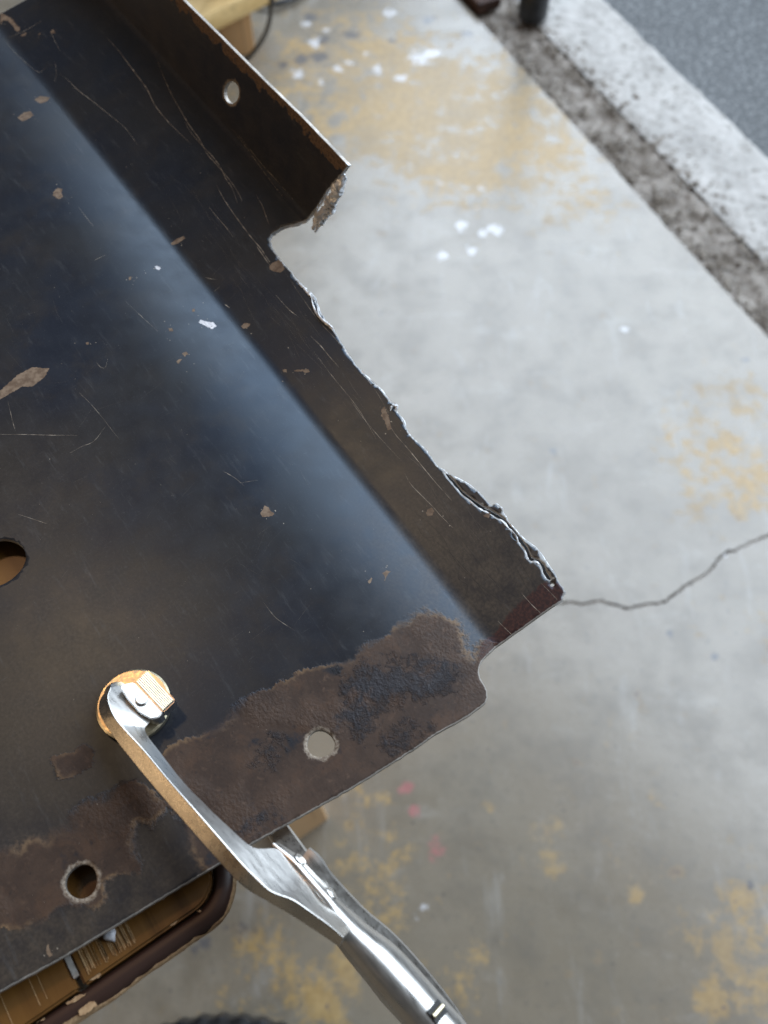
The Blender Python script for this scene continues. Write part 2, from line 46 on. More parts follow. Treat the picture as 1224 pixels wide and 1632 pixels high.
SCRATCH=[([(346.94,36.16),(333.9,36.28),(324.26,35.64),(313.62,35.05),(302.27,34.32),(290.49,32.22),(278.33,31.8),(267.52,32.32),(257.77,32.98)],0.34),([(317.43,47.77),(309.26,45.36),(299.57,43.03),(289.84,40.95),(277.02,39.05),(267.93,37.84),(257.54,37.1),(247.88,35.39),(239.61,35.39),(233.47,35.29),(224.36,34.96),(215.15,33.53),(214.77,32.98)],0.28),([(271.05,37.3),(263.45,36.25),(249.42,36.29),(243.46,36.37),(236.37,35.73),(229.7,34.33),(223.3,33.69),(214.32,31.14)],0.3),([(343.57,8.16),(335.52,9.33),(326.51,9.92),(316.48,11.61),(303.77,13.46),(288.56,15.44),(275.3,14.89)],0.21),([(229.75,29.57),(221.42,28.13),(211.41,27.19),(202.17,26.61),(194.57,26.31),(188.08,26.33),(182.23,25.77),(178.31,25.46)],0.34),([(248.6,51.39),(240.23,50.49),(230.79,49.43),(225.1,48.8),(217.71,48.08),(209.32,47.44),(201.46,47.16)],0.21),([(243.28,51.6),(232.4,50.8),(221.72,50.02),(209.05,50.07),(196.37,49.45)],0.19),([(221.9,21.16),(215.23,21.01),(207.52,21.12),(200.78,20.81)],0.21),([(190.0,25.67),(183.68,25.14),(177.0,24.65)],0.38),([(212.95,39.44),(205.92,38.26),(200.03,36.49),(194.77,35.09)],0.21),([(192.89,37.01),(181.12,35.75),(171.44,32.65)],0.13),([(163.97,18.92),(154.95,19.19),(148.98,20.12)],0.21),([(138.5,18.95),(131.64,19.43),(125.77,19.33),(119.42,19.45)],0.26),([(178.96,28.3),(146.09,25.32),(132.65,25.31),(119.6,25.3),(100.99,24.03),(90.39,22.32)],0.15),([(88.16,20.22),(82.18,19.37),(74.49,19.47),(65.86,19.33),(57.08,19.22),(48.21,19.44)],0.26),([(67.19,12.96),(62.4,12.27),(56.47,12.62),(50.5,13.13),(46.18,13.19),(39.72,13.74)],0.21),([(131.75,16.03),(117.63,15.41),(100.23,15.09),(85.02,13.08)],0.11),([(103.97,14.8),(90.73,14.22),(71.92,14.93)],0.13),([(162.96,-98.07),(157.82,-90.63),(152.42,-83.3),(146.63,-74.92)],0.21),([(141.34,-80.61),(141.51,-76.13),(141.18,-71.36),(144.6,-65.2)],0.17),([(175.19,-89.65),(166.34,-91.76),(161.03,-92.86)],0.15),([(166.42,-66.79),(154.59,-64.85),(136.8,-63.57)],0.11),([(222.1,-32.16),(222.4,-29.25),(222.55,-26.68)],0.23),([(254.57,-23.87),(245.47,-23.87),(239.97,-23.65)],0.15),([(173.64,-54.82),(170.51,-54.52),(169.17,-53.1),(172.45,-50.43)],0.17),([(195.06,-31.67),(182.8,-29.75),(174.15,-28.28)],0.13),([(191.76,1.68),(187.62,4.72)],0.17),([(183.23,0.62),(183.78,3.96)],0.17),([(175.0,1.15),(172.01,1.76)],0.38),([(5.81,24.17),(0.54,24.56),(-6.99,24.85)],0.21),([(7.35,17.23),(1.73,17.41),(-2.15,17.88)],0.21),([(4.49,5.67),(1.0,6.02),(-2.58,6.52)],0.21),([(352.03,9.93),(344.78,7.03),(340.32,3.77)],0.17),([(373.34,17.65),(367.11,16.71),(357.9,15.32)],0.19),([(386.75,-0.22),(384.44,8.71),(383.72,17.72)],0.26),([(384.94,-2.17),(372.3,-2.09),(353.26,0.73),(352.95,4.78)],0.15),([(104.0,-39.6),(98.79,-37.53),(94.02,-36.51)],0.15),([(96.37,-37.67),(93.87,-31.54)],0.13),([(52.16,-53.98),(45.11,-53.51),(37.95,-50.82)],0.15),([(128.19,-106.03),(122.23,-101.75),(119.27,-99.62)],0.17),([(192.96,23.25),(187.3,22.8),(182.52,21.5)],0.07),([(31.7,13.64),(24.88,13.43),(17.72,13.78)],0.09),([(203.96,21.51),(199.34,21.13),(195.05,20.44)],0.07),([(147.96,22.15),(140.9,22.04),(134.18,21.68)],0.13),([(243.43,18.7),(233.38,19.44),(224.34,19.35)],0.1),([(129.75,18.84),(124.77,17.66),(119.35,17.04)],0.06),([(38.79,16.78),(29.83,16.14),(22.28,14.07)],0.11),([(53.01,14.44),(48.3,15.27),(44.53,15.05)],0.11),([(232.37,19.67),(216.38,18.81),(199.13,19.81)],0.09),([(211.62,12.12),(206.49,12.31),(201.24,12.67)],0.12),([(126.89,19.48),(122.97,19.45),(119.56,18.89)],0.08),([(189.37,15.92),(172.98,17.51),(158.06,18.05)],0.07),([(159.66,12.57),(154.17,12.21),(147.16,13.56)],0.11),([(185.98,10.4),(179.96,9.66),(173.37,9.63)],0.09),([(198.88,15.73),(186.53,16.26),(174.74,16.51)],0.07),([(241.67,11.05),(231.38,10.02),(221.91,8.41)],0.11),([(127.39,19.57),(123.66,19.17),(119.93,18.8)],0.06),([(157.12,17.91),(141.44,16.62),(125.7,16.04)],0.05),([(62.55,13.53),(49.81,12.38),(37.37,11.39)],0.11),([(29.8,17.8),(22.33,17.16),(16.23,15.03)],0.06),([(107.25,16.9),(102.46,16.89),(97.78,16.82)],0.1),([(146.44,12.12),(133.91,13.44),(122.1,14.29)],0.09),([(157.9,15.13),(148.19,14.71),(139.13,13.82)],0.06),([(79.62,19.41),(72.62,18.99),(65.65,18.66)],0.09),([(229.7,23.59),(215.26,22.11),(200.36,21.6)],0.07),([(197.97,17.31),(194.27,16.52),(189.54,16.85)],0.1),([(43.27,19.69),(38.8,17.53),(33.71,16.2)],0.08),([(114.73,22.88),(101.19,24.71),(89.12,25.28)],0.09),([(97.94,22.52),(85.52,21.08),(72.98,20.25)],0.07),([(156.44,22.95),(149.19,21.81),(141.59,21.22)],0.1),([(56.46,19.06),(45.64,16.26),(34.78,13.95)],0.1),([(164.89,15.99),(150.39,16.84),(136.39,17.61)],0.07),([(240.18,20.31),(233.45,20.42),(227.64,19.7)],0.11),([(189.21,14.14),(181.77,12.97),(173.64,12.68)],0.12),([(153.48,15.14),(140.71,12.06),(128.07,9.34)],0.07),([(63.06,18.05),(52.35,16.45),(41.46,15.45)],0.11),([(155.74,18.97),(141.42,15.96),(125.54,15.29)],0.11),([(222.3,18.51),(211.32,17.87),(200.3,17.54)],0.12),([(42.16,21.77),(30.86,19.74),(20.28,17.29)],0.1),([(180.49,10.78),(168.36,7.71),(155.9,5.44)],0.08),([(57.91,20.58),(52.06,19.82),(45.56,19.95)],0.08),([(167.32,14.66),(154.14,14.47),(141.3,14.33)],0.08),([(220.74,13.54),(204.89,14.1),(190.06,14.12)],0.06),([(202.89,14.12),(196.62,14.0),(191.54,12.72)],0.06),([(115.54,19.88),(108.67,18.56),(101.21,18.06)],0.12),([(79.75,16.67),(66.74,18.55),(53.6,20.98)],0.12),([(227.41,14.53),(211.71,14.51),(196.76,14.23)],0.06),([(48.84,17.9),(36.95,17.84),(25.06,18.22)],0.1),([(43.84,21.75),(36.95,21.15),(28.74,22.28)],0.08),([(57.74,17.24),(49.57,17.62),(42.34,17.07)],0.06),([(59.22,16.91),(47.02,14.37),(35.07,12.04)],0.07),([(201.17,17.32),(188.64,15.58),(175.1,15.31)],0.06),([(161.81,10.84),(153.1,12.35),(145.74,12.55)],0.11),([(107.65,12.53),(102.28,12.15),(96.75,12.04)],0.1),([(220.07,23.47),(201.76,24.61),(184.59,25.22)],0.06),([(33.31,11.72),(21.55,12.24),(9.69,13.29)],0.08),([(37.12,18.61),(32.0,18.6),(26.99,18.54)],0.08),([(169.57,15.25),(157.8,13.8),(145.71,13.06)],0.06),([(219.84,19.9),(215.24,19.1),(210.27,18.75)],0.07),([(166.07,15.19),(154.01,15.25),(142.04,15.55)],0.11),([(74.43,-43.76),(75.02,-39.92),(75.33,-35.55)],0.08),([(106.71,-61.87),(104.0,-67.23),(100.87,-71.84)],0.06),([(192.04,-6.4),(189.91,-6.24),(187.28,-5.06)],0.08),([(173.77,11.42),(171.94,11.34),(169.79,11.59)],0.07),([(148.78,6.81),(147.91,12.63),(147.07,18.41)],0.04),([(147.93,3.79),(147.12,1.75),(146.2,-0.31)],0.07),([(56.42,-90.6),(54.81,-90.45),(52.95,-89.92)],0.08),([(67.75,-48.32),(71.44,-43.6),(75.28,-38.88)],0.05),([(263.93,-50.94),(261.08,-54.28),(258.84,-58.44)],0.06),([(257.32,-17.23),(246.29,-18.69),(235.24,-19.53)],0.08),([(63.29,-39.83),(59.14,-37.85),(55.65,-36.8)],0.09),([(104.04,-20.62),(98.46,-19.44),(92.66,-17.81)],0.07),([(100.68,-99.04),(97.99,-103.49),(95.66,-108.34)],0.09),([(224.95,-23.68),(221.32,-26.17),(218.38,-29.61)],0.07),([(44.3,-54.76),(43.47,-60.71),(42.96,-67.01)],0.06),([(200.26,-80.75),(190.16,-79.52),(180.22,-78.25)],0.07),([(158.65,-34.18),(158.84,-30.93),(158.92,-27.39)],0.07),([(130.04,-88.05),(129.22,-82.92),(128.68,-78.17)],0.09),([(164.89,2.53),(166.56,-3.88),(167.73,-11.1)],0.09),([(101.77,-59.2),(103.55,-54.77),(105.32,-50.25)],0.09),([(45.86,-74.5),(46.8,-69.38),(47.48,-63.82)],0.07),([(83.31,-16.18),(82.93,-11.83),(83.25,-8.55)],0.05),([(65.57,-95.28),(65.52,-92.43),(64.48,-88.14)],0.08),([(145.77,-81.78),(139.91,-80.31),(134.43,-79.3)],0.05),([(155.88,-5.31),(152.87,-9.05),(150.4,-13.52)],0.05),([(119.69,-52.74),(117.26,-52.0),(115.18,-51.74)],0.09),([(148.52,-49.82),(149.6,-43.58),(151.15,-37.87)],0.09),([(224.17,-11.53),(217.36,-9.12),(210.05,-5.44)],0.06),([(134.29,-85.72),(134.01,-87.12),(133.56,-88.26)],0.09),([(126.53,16.12),(123.16,13.92),(119.34,12.27)],0.05),([(91.02,-16.21),(85.86,-17.24),(80.57,-17.9)],0.09),([(221.38,5.05),(224.05,9.14),(227.92,12.05)],0.08),([(67.47,-104.71),(67.3,-107.57),(67.48,-110.9)],0.08),([(217.87,-72.93),(210.77,-74.06),(203.53,-74.77)],0.09),([(274.43,-42.74),(276.97,-33.78),(280.82,-25.84)],0.06),([(126.57,-50.8),(121.21,-51.57),(115.39,-51.56)],0.06),([(140.96,-26.26),(140.66,-23.16),(140.54,-20.29)],0.05),([(174.07,-50.04),(172.33,-56.01),(170.25,-61.37)],0.06),([(214.47,-73.29),(217.63,-68.64),(220.12,-62.9)],0.06),([(192.76,-10.31),(193.31,-6.61),(193.86,-2.71)],0.08),([(153.51,-13.58),(154.64,-8.77),(155.75,-3.57)],0.08),([(147.95,-75.75),(152.54,-68.69),(157.44,-61.76)],0.08),([(212.05,-76.96),(212.12,-81.04),(212.26,-85.2)],0.09),([(43.33,-41.13),(41.5,-45.46),(39.7,-49.73)],0.09),([(101.58,-20.41),(103.95,-16.23),(106.06,-11.32)],0.06),([(70.23,-54.04),(64.06,-51.23),(58.0,-48.51)],0.07),([(82.79,-83.52),(82.77,-85.71),(82.98,-88.2)],0.05),([(173.59,-72.82),(172.35,-70.23),(171.04,-67.52)],0.06),([(153.51,-68.93),(152.73,-62.12),(151.03,-53.94)],0.09),([(213.26,-54.57),(206.13,-56.28),(198.54,-57.11)],0.09),([(209.31,-61.15),(210.65,-66.91),(212.51,-73.38)],0.07),([(89.39,-35.8),(89.09,-37.43),(89.36,-39.87)],0.06),([(192.49,18.3),(185.28,14.25),(177.53,10.97)],0.08),([(99.68,-124.09),(97.16,-128.36),(94.82,-132.79)],0.06),([(124.79,4.37),(124.48,-0.51),(123.03,-6.29)],0.05),([(186.52,-48.71),(178.95,-48.08),(171.52,-47.51)],0.05),([(93.55,-115.81),(92.63,-112.11),(91.54,-108.15)],0.08),([(71.84,-58.55),(72.13,-55.19),(72.27,-51.6)],0.09),([(191.31,-22.35),(191.5,-13.31),(192.87,-5.56)],0.09),([(71.85,-34.3),(69.87,-40.57),(67.05,-45.38)],0.06),([(136.98,-47.2),(136.85,-43.56),(137.05,-40.36)],0.07),([(221.24,-73.16),(219.0,-73.09),(216.69,-72.9)],0.04),([(187.09,-4.04),(187.75,0.35),(187.45,3.73)],0.05),([(155.5,-19.52),(147.63,-19.58),(139.75,-19.39)],0.05),([(176.75,7.64),(176.04,5.63),(175.63,3.29)],0.09),([(72.82,-84.52),(69.23,-90.06),(65.36,-94.98)],0.09),([(192.39,11.54),(191.21,6.88),(190.28,1.97)],0.07),([(256.9,-44.27),(257.88,-41.48),(260.07,-40.39)],0.06),([(58.68,-87.24),(58.38,-85.94),(57.4,-83.65)],0.07),([(140.07,-9.85),(138.28,-12.44),(136.61,-15.14)],0.06)]
DARKSCR=[([(40.76,6.11),(32.15,7.67),(18.91,8.18),(3.61,6.76)],0.19),([(30.37,11.56),(24.58,4.69),(19.99,5.15),(16.57,0.83)],0.19),([(59.08,5.92),(41.24,9.08),(28.13,7.31),(8.63,10.6),(1.48,17.72)],0.17),([(40.91,27.3),(25.96,23.84),(11.58,20.52),(0.86,18.49)],0.15),([(50.51,5.19),(42.5,4.74),(40.63,13.36)],0.17),([(40.36,13.69),(15.02,12.92),(3.57,16.82)],0.15),([(30.87,24.98),(17.39,23.74),(2.72,21.22)],0.13)]
BURR_A=[(172.85,76.21),(173.02,73.68),(174.46,70.03),(175.04,66.33),(176.52,62.55),(176.52,59.42),(178.14,55.75),(180.08,52.69),(181.1,49.64),(180.85,47.0)]
BURR_B=[[(165.78,29.05),(161.82,28.92),(159.25,29.07),(155.35,28.94),(151.98,29.14),(148.82,28.28)],[(153.66,29.04),(149.68,27.36),(145.23,26.24),(141.46,26.13),(137.2,26.56),(134.37,26.74)],[(147.99,28.33),(143.83,26.5),(139.65,26.41),(136.29,27.13),(133.63,27.12)]]
BURR_C=[(91.14,23.4),(92.11,24.63),(92.14,25.76),(90.68,25.86),(89.86,24.46)]
ARM=[((-0.08533,0.09594,0.904),(-0.08211,0.09557,0.909),(-0.07933,0.09872,0.9035)),((-0.08586,0.09152,0.906),(-0.08198,0.09177,0.911),(-0.07297,0.09169,0.9055)),((-0.08385,0.08663,0.908),(-0.07897,0.08597,0.913),(-0.06919,0.08602,0.9075)),((-0.079,0.08048,0.909),(-0.07502,0.08156,0.914),(-0.07002,0.0825,0.9085)),((-0.07187,0.07269,0.91),(-0.06776,0.07455,0.915),(-0.0644,0.07573,0.9095)),((-0.06337,0.06388,0.912),(-0.05943,0.06577,0.917),(-0.05757,0.06802,0.9115)),((-0.05526,0.05577,0.914),(-0.0515,0.05785,0.919),(-0.05016,0.06094,0.9135)),((-0.04806,0.04866,0.915),(-0.04406,0.0503,0.92),(-0.04177,0.05367,0.9145)),((-0.04108,0.04194,0.915),(-0.03791,0.04411,0.92),(-0.03509,0.04875,0.9145)),((-0.03645,0.03803,0.915),(-0.03386,0.04038,0.92),(-0.02888,0.04899,0.9105)),((-0.03096,0.03509,0.915),(-0.02922,0.0367,0.92),(-0.02349,0.04394,0.9105)),((-0.02454,0.03174,0.915),(-0.02361,0.03473,0.92),(-0.01959,0.03994,0.9105)),((-0.01909,0.02868,0.914),(-0.01854,0.0317,0.919),(-0.01582,0.03645,0.9095)),((-0.01466,0.02609,0.913),(-0.014,0.02884,0.918),(-0.01141,0.03314,0.9085)),((-0.01173,0.0244,0.912),(-0.01044,0.02614,0.917),(-0.00803,0.02985,0.9075))]
HANDLE=[((-0.03191,0.04965,0.905),(-0.02885,0.05163,0.907)),((-0.02718,0.04484,0.906),(-0.02266,0.04779,0.908)),((-0.02228,0.03964,0.906),(-0.01818,0.04353,0.908)),((-0.01801,0.03517,0.906),(-0.0122,0.03728,0.908)),((-0.01518,0.02981,0.905),(-0.00845,0.03426,0.907)),((-0.01208,0.02529,0.904),(-0.00404,0.03079,0.906)),((-0.00531,0.01782,0.903),(0.00301,0.02611,0.905)),((-0.00033,0.01226,0.902),(0.0093,0.02029,0.904)),((0.00474,0.00737,0.901),(0.01531,0.01412,0.903)),((0.00973,0.00141,0.9),(0.02169,0.00763,0.902)),((0.01414,-0.00459,0.899),(0.02585,0.0014,0.901))]
JAW=[(-0.01854,0.04007,0.903),(-0.0219,0.04498,0.9),(-0.02565,0.05007,0.896),(-0.03015,0.0561,0.89),(-0.0364,0.06441,0.88),(-0.04444,0.07396,0.868),(-0.05646,0.08529,0.856),(-0.07175,0.09687,0.85),(-0.08489,0.1057,0.851)]
RIVETS=[(-0.02463,0.04441,0.9135),(-0.01495,0.0377,0.914)]
LEVER=[(-0.02208,0.04766,0.904),(-0.01955,0.04566,0.904),(-0.01742,0.04285,0.903),(-0.01434,0.03969,0.9),(-0.00746,0.03383,0.892),(0.00144,0.02761,0.884),(0.01055,0.01923,0.876),(0.01965,0.00899,0.87),(0.02503,0.00032,0.866)]
PADC=(-0.07645,0.09273,0.9)
GOLD=[(-0.07212,0.10205,0.9076),(-0.06241,0.09215,0.9076),(-0.06595,0.08835,0.9074),(-0.07582,0.09792,0.9074)]
EAR=[(-0.0756,0.09763,0.9082),(-0.06576,0.08809,0.9082),(-0.06678,0.08643,0.9086),(-0.06886,0.08593,0.909),(-0.07228,0.08764,0.9096),(-0.07614,0.09147,0.9096),(-0.07873,0.09504,0.9094),(-0.07885,0.09656,0.909)]
RIVET3=(-0.07216,0.09196,0.9093)
SLOT=[(0.01212,0.00898,0.909),(0.01397,0.00688,0.909)]
LOWPAD=(-0.08628,0.10465,0.864)
BAND_OUT=[(-0.10127,-0.00329,0.8915),(-0.08105,0.00896,0.8915),(-0.07619,0.01167,0.8915),(-0.06494,0.0198,0.8915),(-0.05325,0.02755,0.8915),(-0.0453,0.03323,0.8915),(-0.04194,0.03571,0.8915),(-0.03911,0.03854,0.8915),(-0.03818,0.04055,0.8915)]
BAND_IN=[(-0.10247,0.00435,0.8925),(-0.09738,0.00744,0.8925),(-0.08322,0.0168,0.8925),(-0.07622,0.02051,0.8925),(-0.06168,0.02922,0.8925),(-0.05381,0.03476,0.8925),(-0.04924,0.03724,0.8925),(-0.04565,0.03907,0.8925)]
JOINT=[(-0.08831,0.02439,0.893),(-0.08288,0.01661,0.893)]
CRUMB=(-0.07616,0.02933,0.893)
BCHIPS=[[(-0.08619,0.01237,0.8927),(-0.08389,0.01388,0.8927),(-0.08128,0.01464,0.8927),(-0.0815,0.01388,0.8927),(-0.08369,0.01267,0.8927),(-0.08577,0.01192,0.8927)],[(-0.08264,0.01042,0.8927),(-0.08055,0.01222,0.8927),(-0.07861,0.01282,0.8927),(-0.07777,0.01177,0.8927),(-0.07957,0.01027,0.8927),(-0.08211,0.00922,0.8927)],[(-0.08073,0.01879,0.8927),(-0.07965,0.01956,0.8927),(-0.07831,0.01987,0.8927),(-0.07785,0.0191,0.8927),(-0.07941,0.01801,0.8927),(-0.08076,0.01786,0.8927)],[(-0.06033,0.03163,0.8927),(-0.05903,0.03261,0.8927),(-0.05801,0.03293,0.8927),(-0.05894,0.03179,0.8927)],[(-0.0533,0.03539,0.8927),(-0.05173,0.03572,0.8927),(-0.0522,0.03506,0.8927)],[(-0.09346,0.00759,0.8927),(-0.09146,0.00863,0.8927),(-0.09169,0.00803,0.8927)]]
YEL=[(0.1064,1.5831,0.1582,0.75),(0.0095,1.5103,0.115,0.78),(0.2,1.5282,0.1165,0.75),(0.2909,1.4749,0.0892,0.6),(0.328,1.373,0.0736,0.5),(0.1465,1.3896,0.0732,0.7),(-0.1646,1.6981,0.1106,0.45),(-0.0666,1.7997,0.1292,0.5),(0.0347,1.6784,0.1231,0.7),(0.352,1.2769,0.071,0.35),(0.2581,1.6784,0.0689,0.3),(0.4847,0.7634,0.0595,0.6),(0.5534,0.8793,0.0629,0.55),(0.5459,0.7413,0.0599,0.7),(0.4468,0.8202,0.0401,0.4),(0.5024,0.5195,0.0277,0.5),(0.4426,0.6771,0.0286,0.3),(0.3171,0.3464,0.0254,0.35),(0.4394,0.501,0.0271,0.25),(0.432,0.1604,0.0464,0.42),(0.387,0.0746,0.029,0.4),(0.4131,0.1003,0.046,0.34),(0.382,0.1266,0.0332,0.25),(0.422,0.0558,0.0376,0.42),(0.3007,0.1672,0.018,0.6),(0.2812,0.1882,0.0164,0.45),(0.1938,0.2095,0.0194,0.85),(0.2084,0.2459,0.0163,0.8),(0.1805,0.2312,0.0113,0.6),(0.1994,0.1882,0.0097,0.7),(-0.0171,0.2835,0.0324,0.45),(-0.0391,0.2095,0.032,0.5),(-0.0088,0.1672,0.0397,0.5),(0.0058,0.1333,0.0277,0.5),(-0.0932,0.0746,0.0474,0.5),(-0.0572,0.0496,0.0394,0.55),(-0.1317,0.1266,0.0318,0.4),(-0.0511,0.0874,0.0237,0.5),(0.1058,0.1003,0.0159,0.7),(0.0696,0.0874,0.0158,0.7),(0.0969,0.062,0.0174,0.7),(0.0475,0.0496,0.0236,0.4),(0.1291,0.2608,0.0097,0.6),(0.3309,0.2759,0.0084,0.5),(0.1426,0.2312,0.0065,0.3),(-0.1648,0.0874,0.0239,0.45),(-0.1834,0.0558,0.0207,0.5),(0.0362,0.2167,0.024,0.4),(0.3401,0.1134,0.0164,0.35),(0.3555,0.0558,0.0164,0.6)]
WHT=[(0.1355,1.2614,0.0146,1),(0.1957,1.2537,0.0187,1),(0.1731,1.243,0.0103,1),(0.1002,1.1889,0.0141,1),(0.1493,1.2008,0.0122,1),(0.1654,1.3083,0.0074,1),(0.1789,1.3534,0.0087,1),(0.1002,1.373,0.0076,0.9),(0.073,1.734,0.0277,1),(0.0346,1.6687,0.0172,0.9),(-0.015,1.6981,0.0174,0.9),(-0.0652,1.718,0.0125,0.9),(-0.0898,1.6981,0.0149,1),(-0.1702,1.6823,0.0173,1),(-0.1429,1.783,0.0167,1),(0.0105,1.885,0.0187,0.9),(-0.1582,1.8461,0.0132,0.9),(-0.1185,1.8206,0.013,0.7),(0.3918,1.025,0.0077,0.9),(-0.0341,1.7482,0.0114,0.8),(0.0986,1.7482,0.0177,1),(-0.1259,1.659,0.0098,0.7),(0.056,0.1101,0.0057,0.5),(0.0498,0.1535,0.0071,0.7),(0.0386,0.14,0.0057,0.7),(0.0062,0.2759,0.0087,0.3),(0.4805,0.6108,0.0059,0.9),(0.1945,0.1333,0.0051,0.4)]
RED2=[(0.0369,0.2608,0.0097,1),(0.0295,0.2874,0.0097,0.8),(0.0623,0.2095,0.0128,0.7),(0.0443,0.2459,0.0064,0.8),(0.0217,0.2797,0.0081,0.5),(0.1957,0.2312,0.0146,0.3),(0.0589,0.2203,0.0096,0.6),(0.2976,0.7634,0.0057,0.3)]
DRK=[(-0.1179,1.7997,0.023,0.8),(-0.1284,1.734,0.0224,0.8),(-0.166,1.728,0.014,0.8),(-0.2026,1.708,0.0139,0.7),(-0.1524,1.8633,0.0177,0.6),(-0.0668,1.8101,0.0202,0.7),(0.0885,1.859,0.0176,0.9),(0.0166,1.7893,0.0114,0.8),(0.1709,1.8101,0.0116,0.9),(0.5795,0.9637,0.0098,1),(0.253,0.7881,0.0058,0.9),(0.2563,0.6258,0.0063,0.5),(0.4408,0.4605,0.0054,0.8),(0.3829,0.4919,0.0044,0.7),(0.4002,1.4063,0.0063,0.8),(-0.2307,1.7584,0.0142,0.4),(-0.0072,1.0586,0.0074,0.4),(0.2366,0.3791,0.0042,0.4),(-0.1538,0.1333,0.016,0.4),(0.4313,0.1756,0.0051,0.9),(-0.2028,0.1134,0.0241,0.3)]
CRACK=[(0.23049,0.53628),(0.25217,0.53817),(0.27349,0.53628),(0.29542,0.54005),(0.31626,0.5344),(0.33284,0.52972),(0.35936,0.53534),(0.38299,0.53817),(0.40038,0.55046),(0.41999,0.5648),(0.44402,0.57833),(0.45934,0.59101),(0.47606,0.61077),(0.50005,0.62076),(0.52463,0.63285),(0.5586,0.64607)]
LEGFOOT=(-0.25772,1.74618,0.0)
LEGL=(-0.32186,1.728,0.0)
BLK=(0.3077,1.86762,0.0)
FLAP=[]
CABLE=[(-0.16966,1.45426,0.35),(-0.1808,1.47133,0.28),(-0.19793,1.52968,0.2),(-0.22574,1.60172,0.12),(-0.26261,1.65671,0.05),(-0.29846,1.67692,0.012),(-0.34511,1.6449,0.01)]
CABLE2=[(-0.28541,1.92274,0.012),(-0.25083,1.89626,0.012),(-0.2183,1.89845,0.012),(-0.18656,1.9183,0.012),(-0.1489,1.96541,0.012)]
RAIL=[(-0.33218,1.66571,0.13),(-0.27575,1.71655,0.13)]
STOOLFOOT=[(-0.0681,0.25184,0.0),(-0.10782,0.23412,0.0)]
TYRE=(-0.16971,-0.1708,0.0)
HAZE=[(72.2,-113.6,26,26,0.6),(51.8,-133.4,30,30,0.6),(2.4,-159.3,30,30,0.9),(-11.9,-149.4,24,24,0.8),(-6.6,-123.8,22,22,0.5),(64.0,-86.7,24,24,0.35),(134.1,-105.8,30,30,0.3),(106.7,-108.8,25,25,0.15),(18.9,8.2,26,26,0.95),(42.6,7.4,22,22,0.85),(8.6,20.8,20,20,0.9),(66.9,11.4,18,18,0.45),(101.8,13.3,16,16,0.25),(2.0,5.5,16,16,0.6),(274.3,-33.4,30,30,0.0)]
FRAME={'O':[0.034853,0.115473],'L':[-0.568457,0.822713],'N':[0.822713,0.568457]}
FO = Vector(FRAME['O']); FL_ = Vector(FRAME['L']); FN = Vector(FRAME['N'])
ZP = .900
def plan(l, s, z):            # metres along / across the plate's fold -> world
    p = FO + FL_ * l + FN * s
    return (p.x, p.y, z)
def to_ls(p):
    d = Vector((p[0], p[1])) - FO
    return d.dot(FL_), d.dot(FN)

# ------------------------------------------------------------------ helpers
def link(name, me, mat=None, parent=None):
    o = bpy.data.objects.new(name, me); COL.objects.link(o)
    if mat is not None:
        for m in (mat if isinstance(mat, (list, tuple)) else [mat]): me.materials.append(m)
    if parent: o.parent = parent
    return o
def empty(name, loc):
    o = bpy.data.objects.new(name, None); COL.objects.link(o); o.location = loc; o.empty_display_size = .02; return o
def tag(o, label=None, cat=None, kind=None):
    if label: o['label'] = label
    if cat: o['category'] = cat
    if kind: o['kind'] = kind
    return o
def mesh(name, v, f, smooth=True):
    me = bpy.data.meshes.new(name); me.from_pydata([tuple(p) for p in v], [], [tuple(x) for x in f]); me.update()
    if smooth: me.polygons.foreach_set('use_smooth', [True] * len(me.polygons))
    return me
def from_bm(name, bm, smooth=False):
    me = bpy.data.meshes.new(name); bm.normal_update(); bm.to_mesh(me); bm.free()
    if smooth: me.polygons.foreach_set('use_smooth', [True] * len(me.polygons))
    return me
def local(o_empty, me):       # put world-space vertices under an Empty that only translates
    me.transform(Matrix.Translation(-o_empty.location)); return me
def sharp(me, deg):
    me.set_sharp_from_angle(angle=math.radians(deg))
    return me
def loft(rings, cap=True, closed=True):
    n = len(rings[0]); v = [p for r in rings for p in r]; f = []
    for i in range(len(rings) - 1):
        for j in range(n if closed else n - 1):
            k = (j + 1) % n
            f.append((i*n+j, i*n+k, (i+1)*n+k, (i+1)*n+j))
    if cap and closed:
        f.append(tuple(range(n))[::-1]); f.append(tuple((len(rings)-1)*n + j for j in range(n)))
    return v, f
def smooth_path(pts, k):      # Catmull-Rom
    P = [Vector(p) for p in pts]; P = [2*P[0]-P[1]] + P + [2*P[-1]-P[-2]]; out = []
    for i in range(1, len(P)-2):
        for j in range(k):
            t = j/k; a, b, c, d = P[i-1], P[i], P[i+1], P[i+2]
            out.append(.5*((2*b)+(c-a)*t+(2*a-5*b+4*c-d)*t*t+(3*b-a-3*c+d)*t**3))
    out.append(P[-2]); return out
def tube(path, rad, n=10, squash=1., up=Vector((0, 0, 1)), rect=None):
    rings = []
    for i, p in enumerate(path):
        d = (path[min(i+1, len(path)-1)] - path[max(i-1, 0)]).normalized()
        a = d.cross(up); a = a.normalized() if a.length > 1e-6 else Vector((1, 0, 0)); b = a.cross(d).normalized()
        r = rad(i/(len(path)-1)) if callable(rad) else rad
        if rect: rings.append([p + a*x*rect[0] + b*y*rect[1] for x, y in ((-1,-.8),(-.8,-1),(.8,-1),(1,-.8),(1,.8),(.8,1),(-.8,1),(-1,.8))])
        else: rings.append([p + a*math.cos(t)*r + b*math.sin(t)*r*squash for t in [2*math.pi*j/n for j in range(n)]])
    return loft(rings)
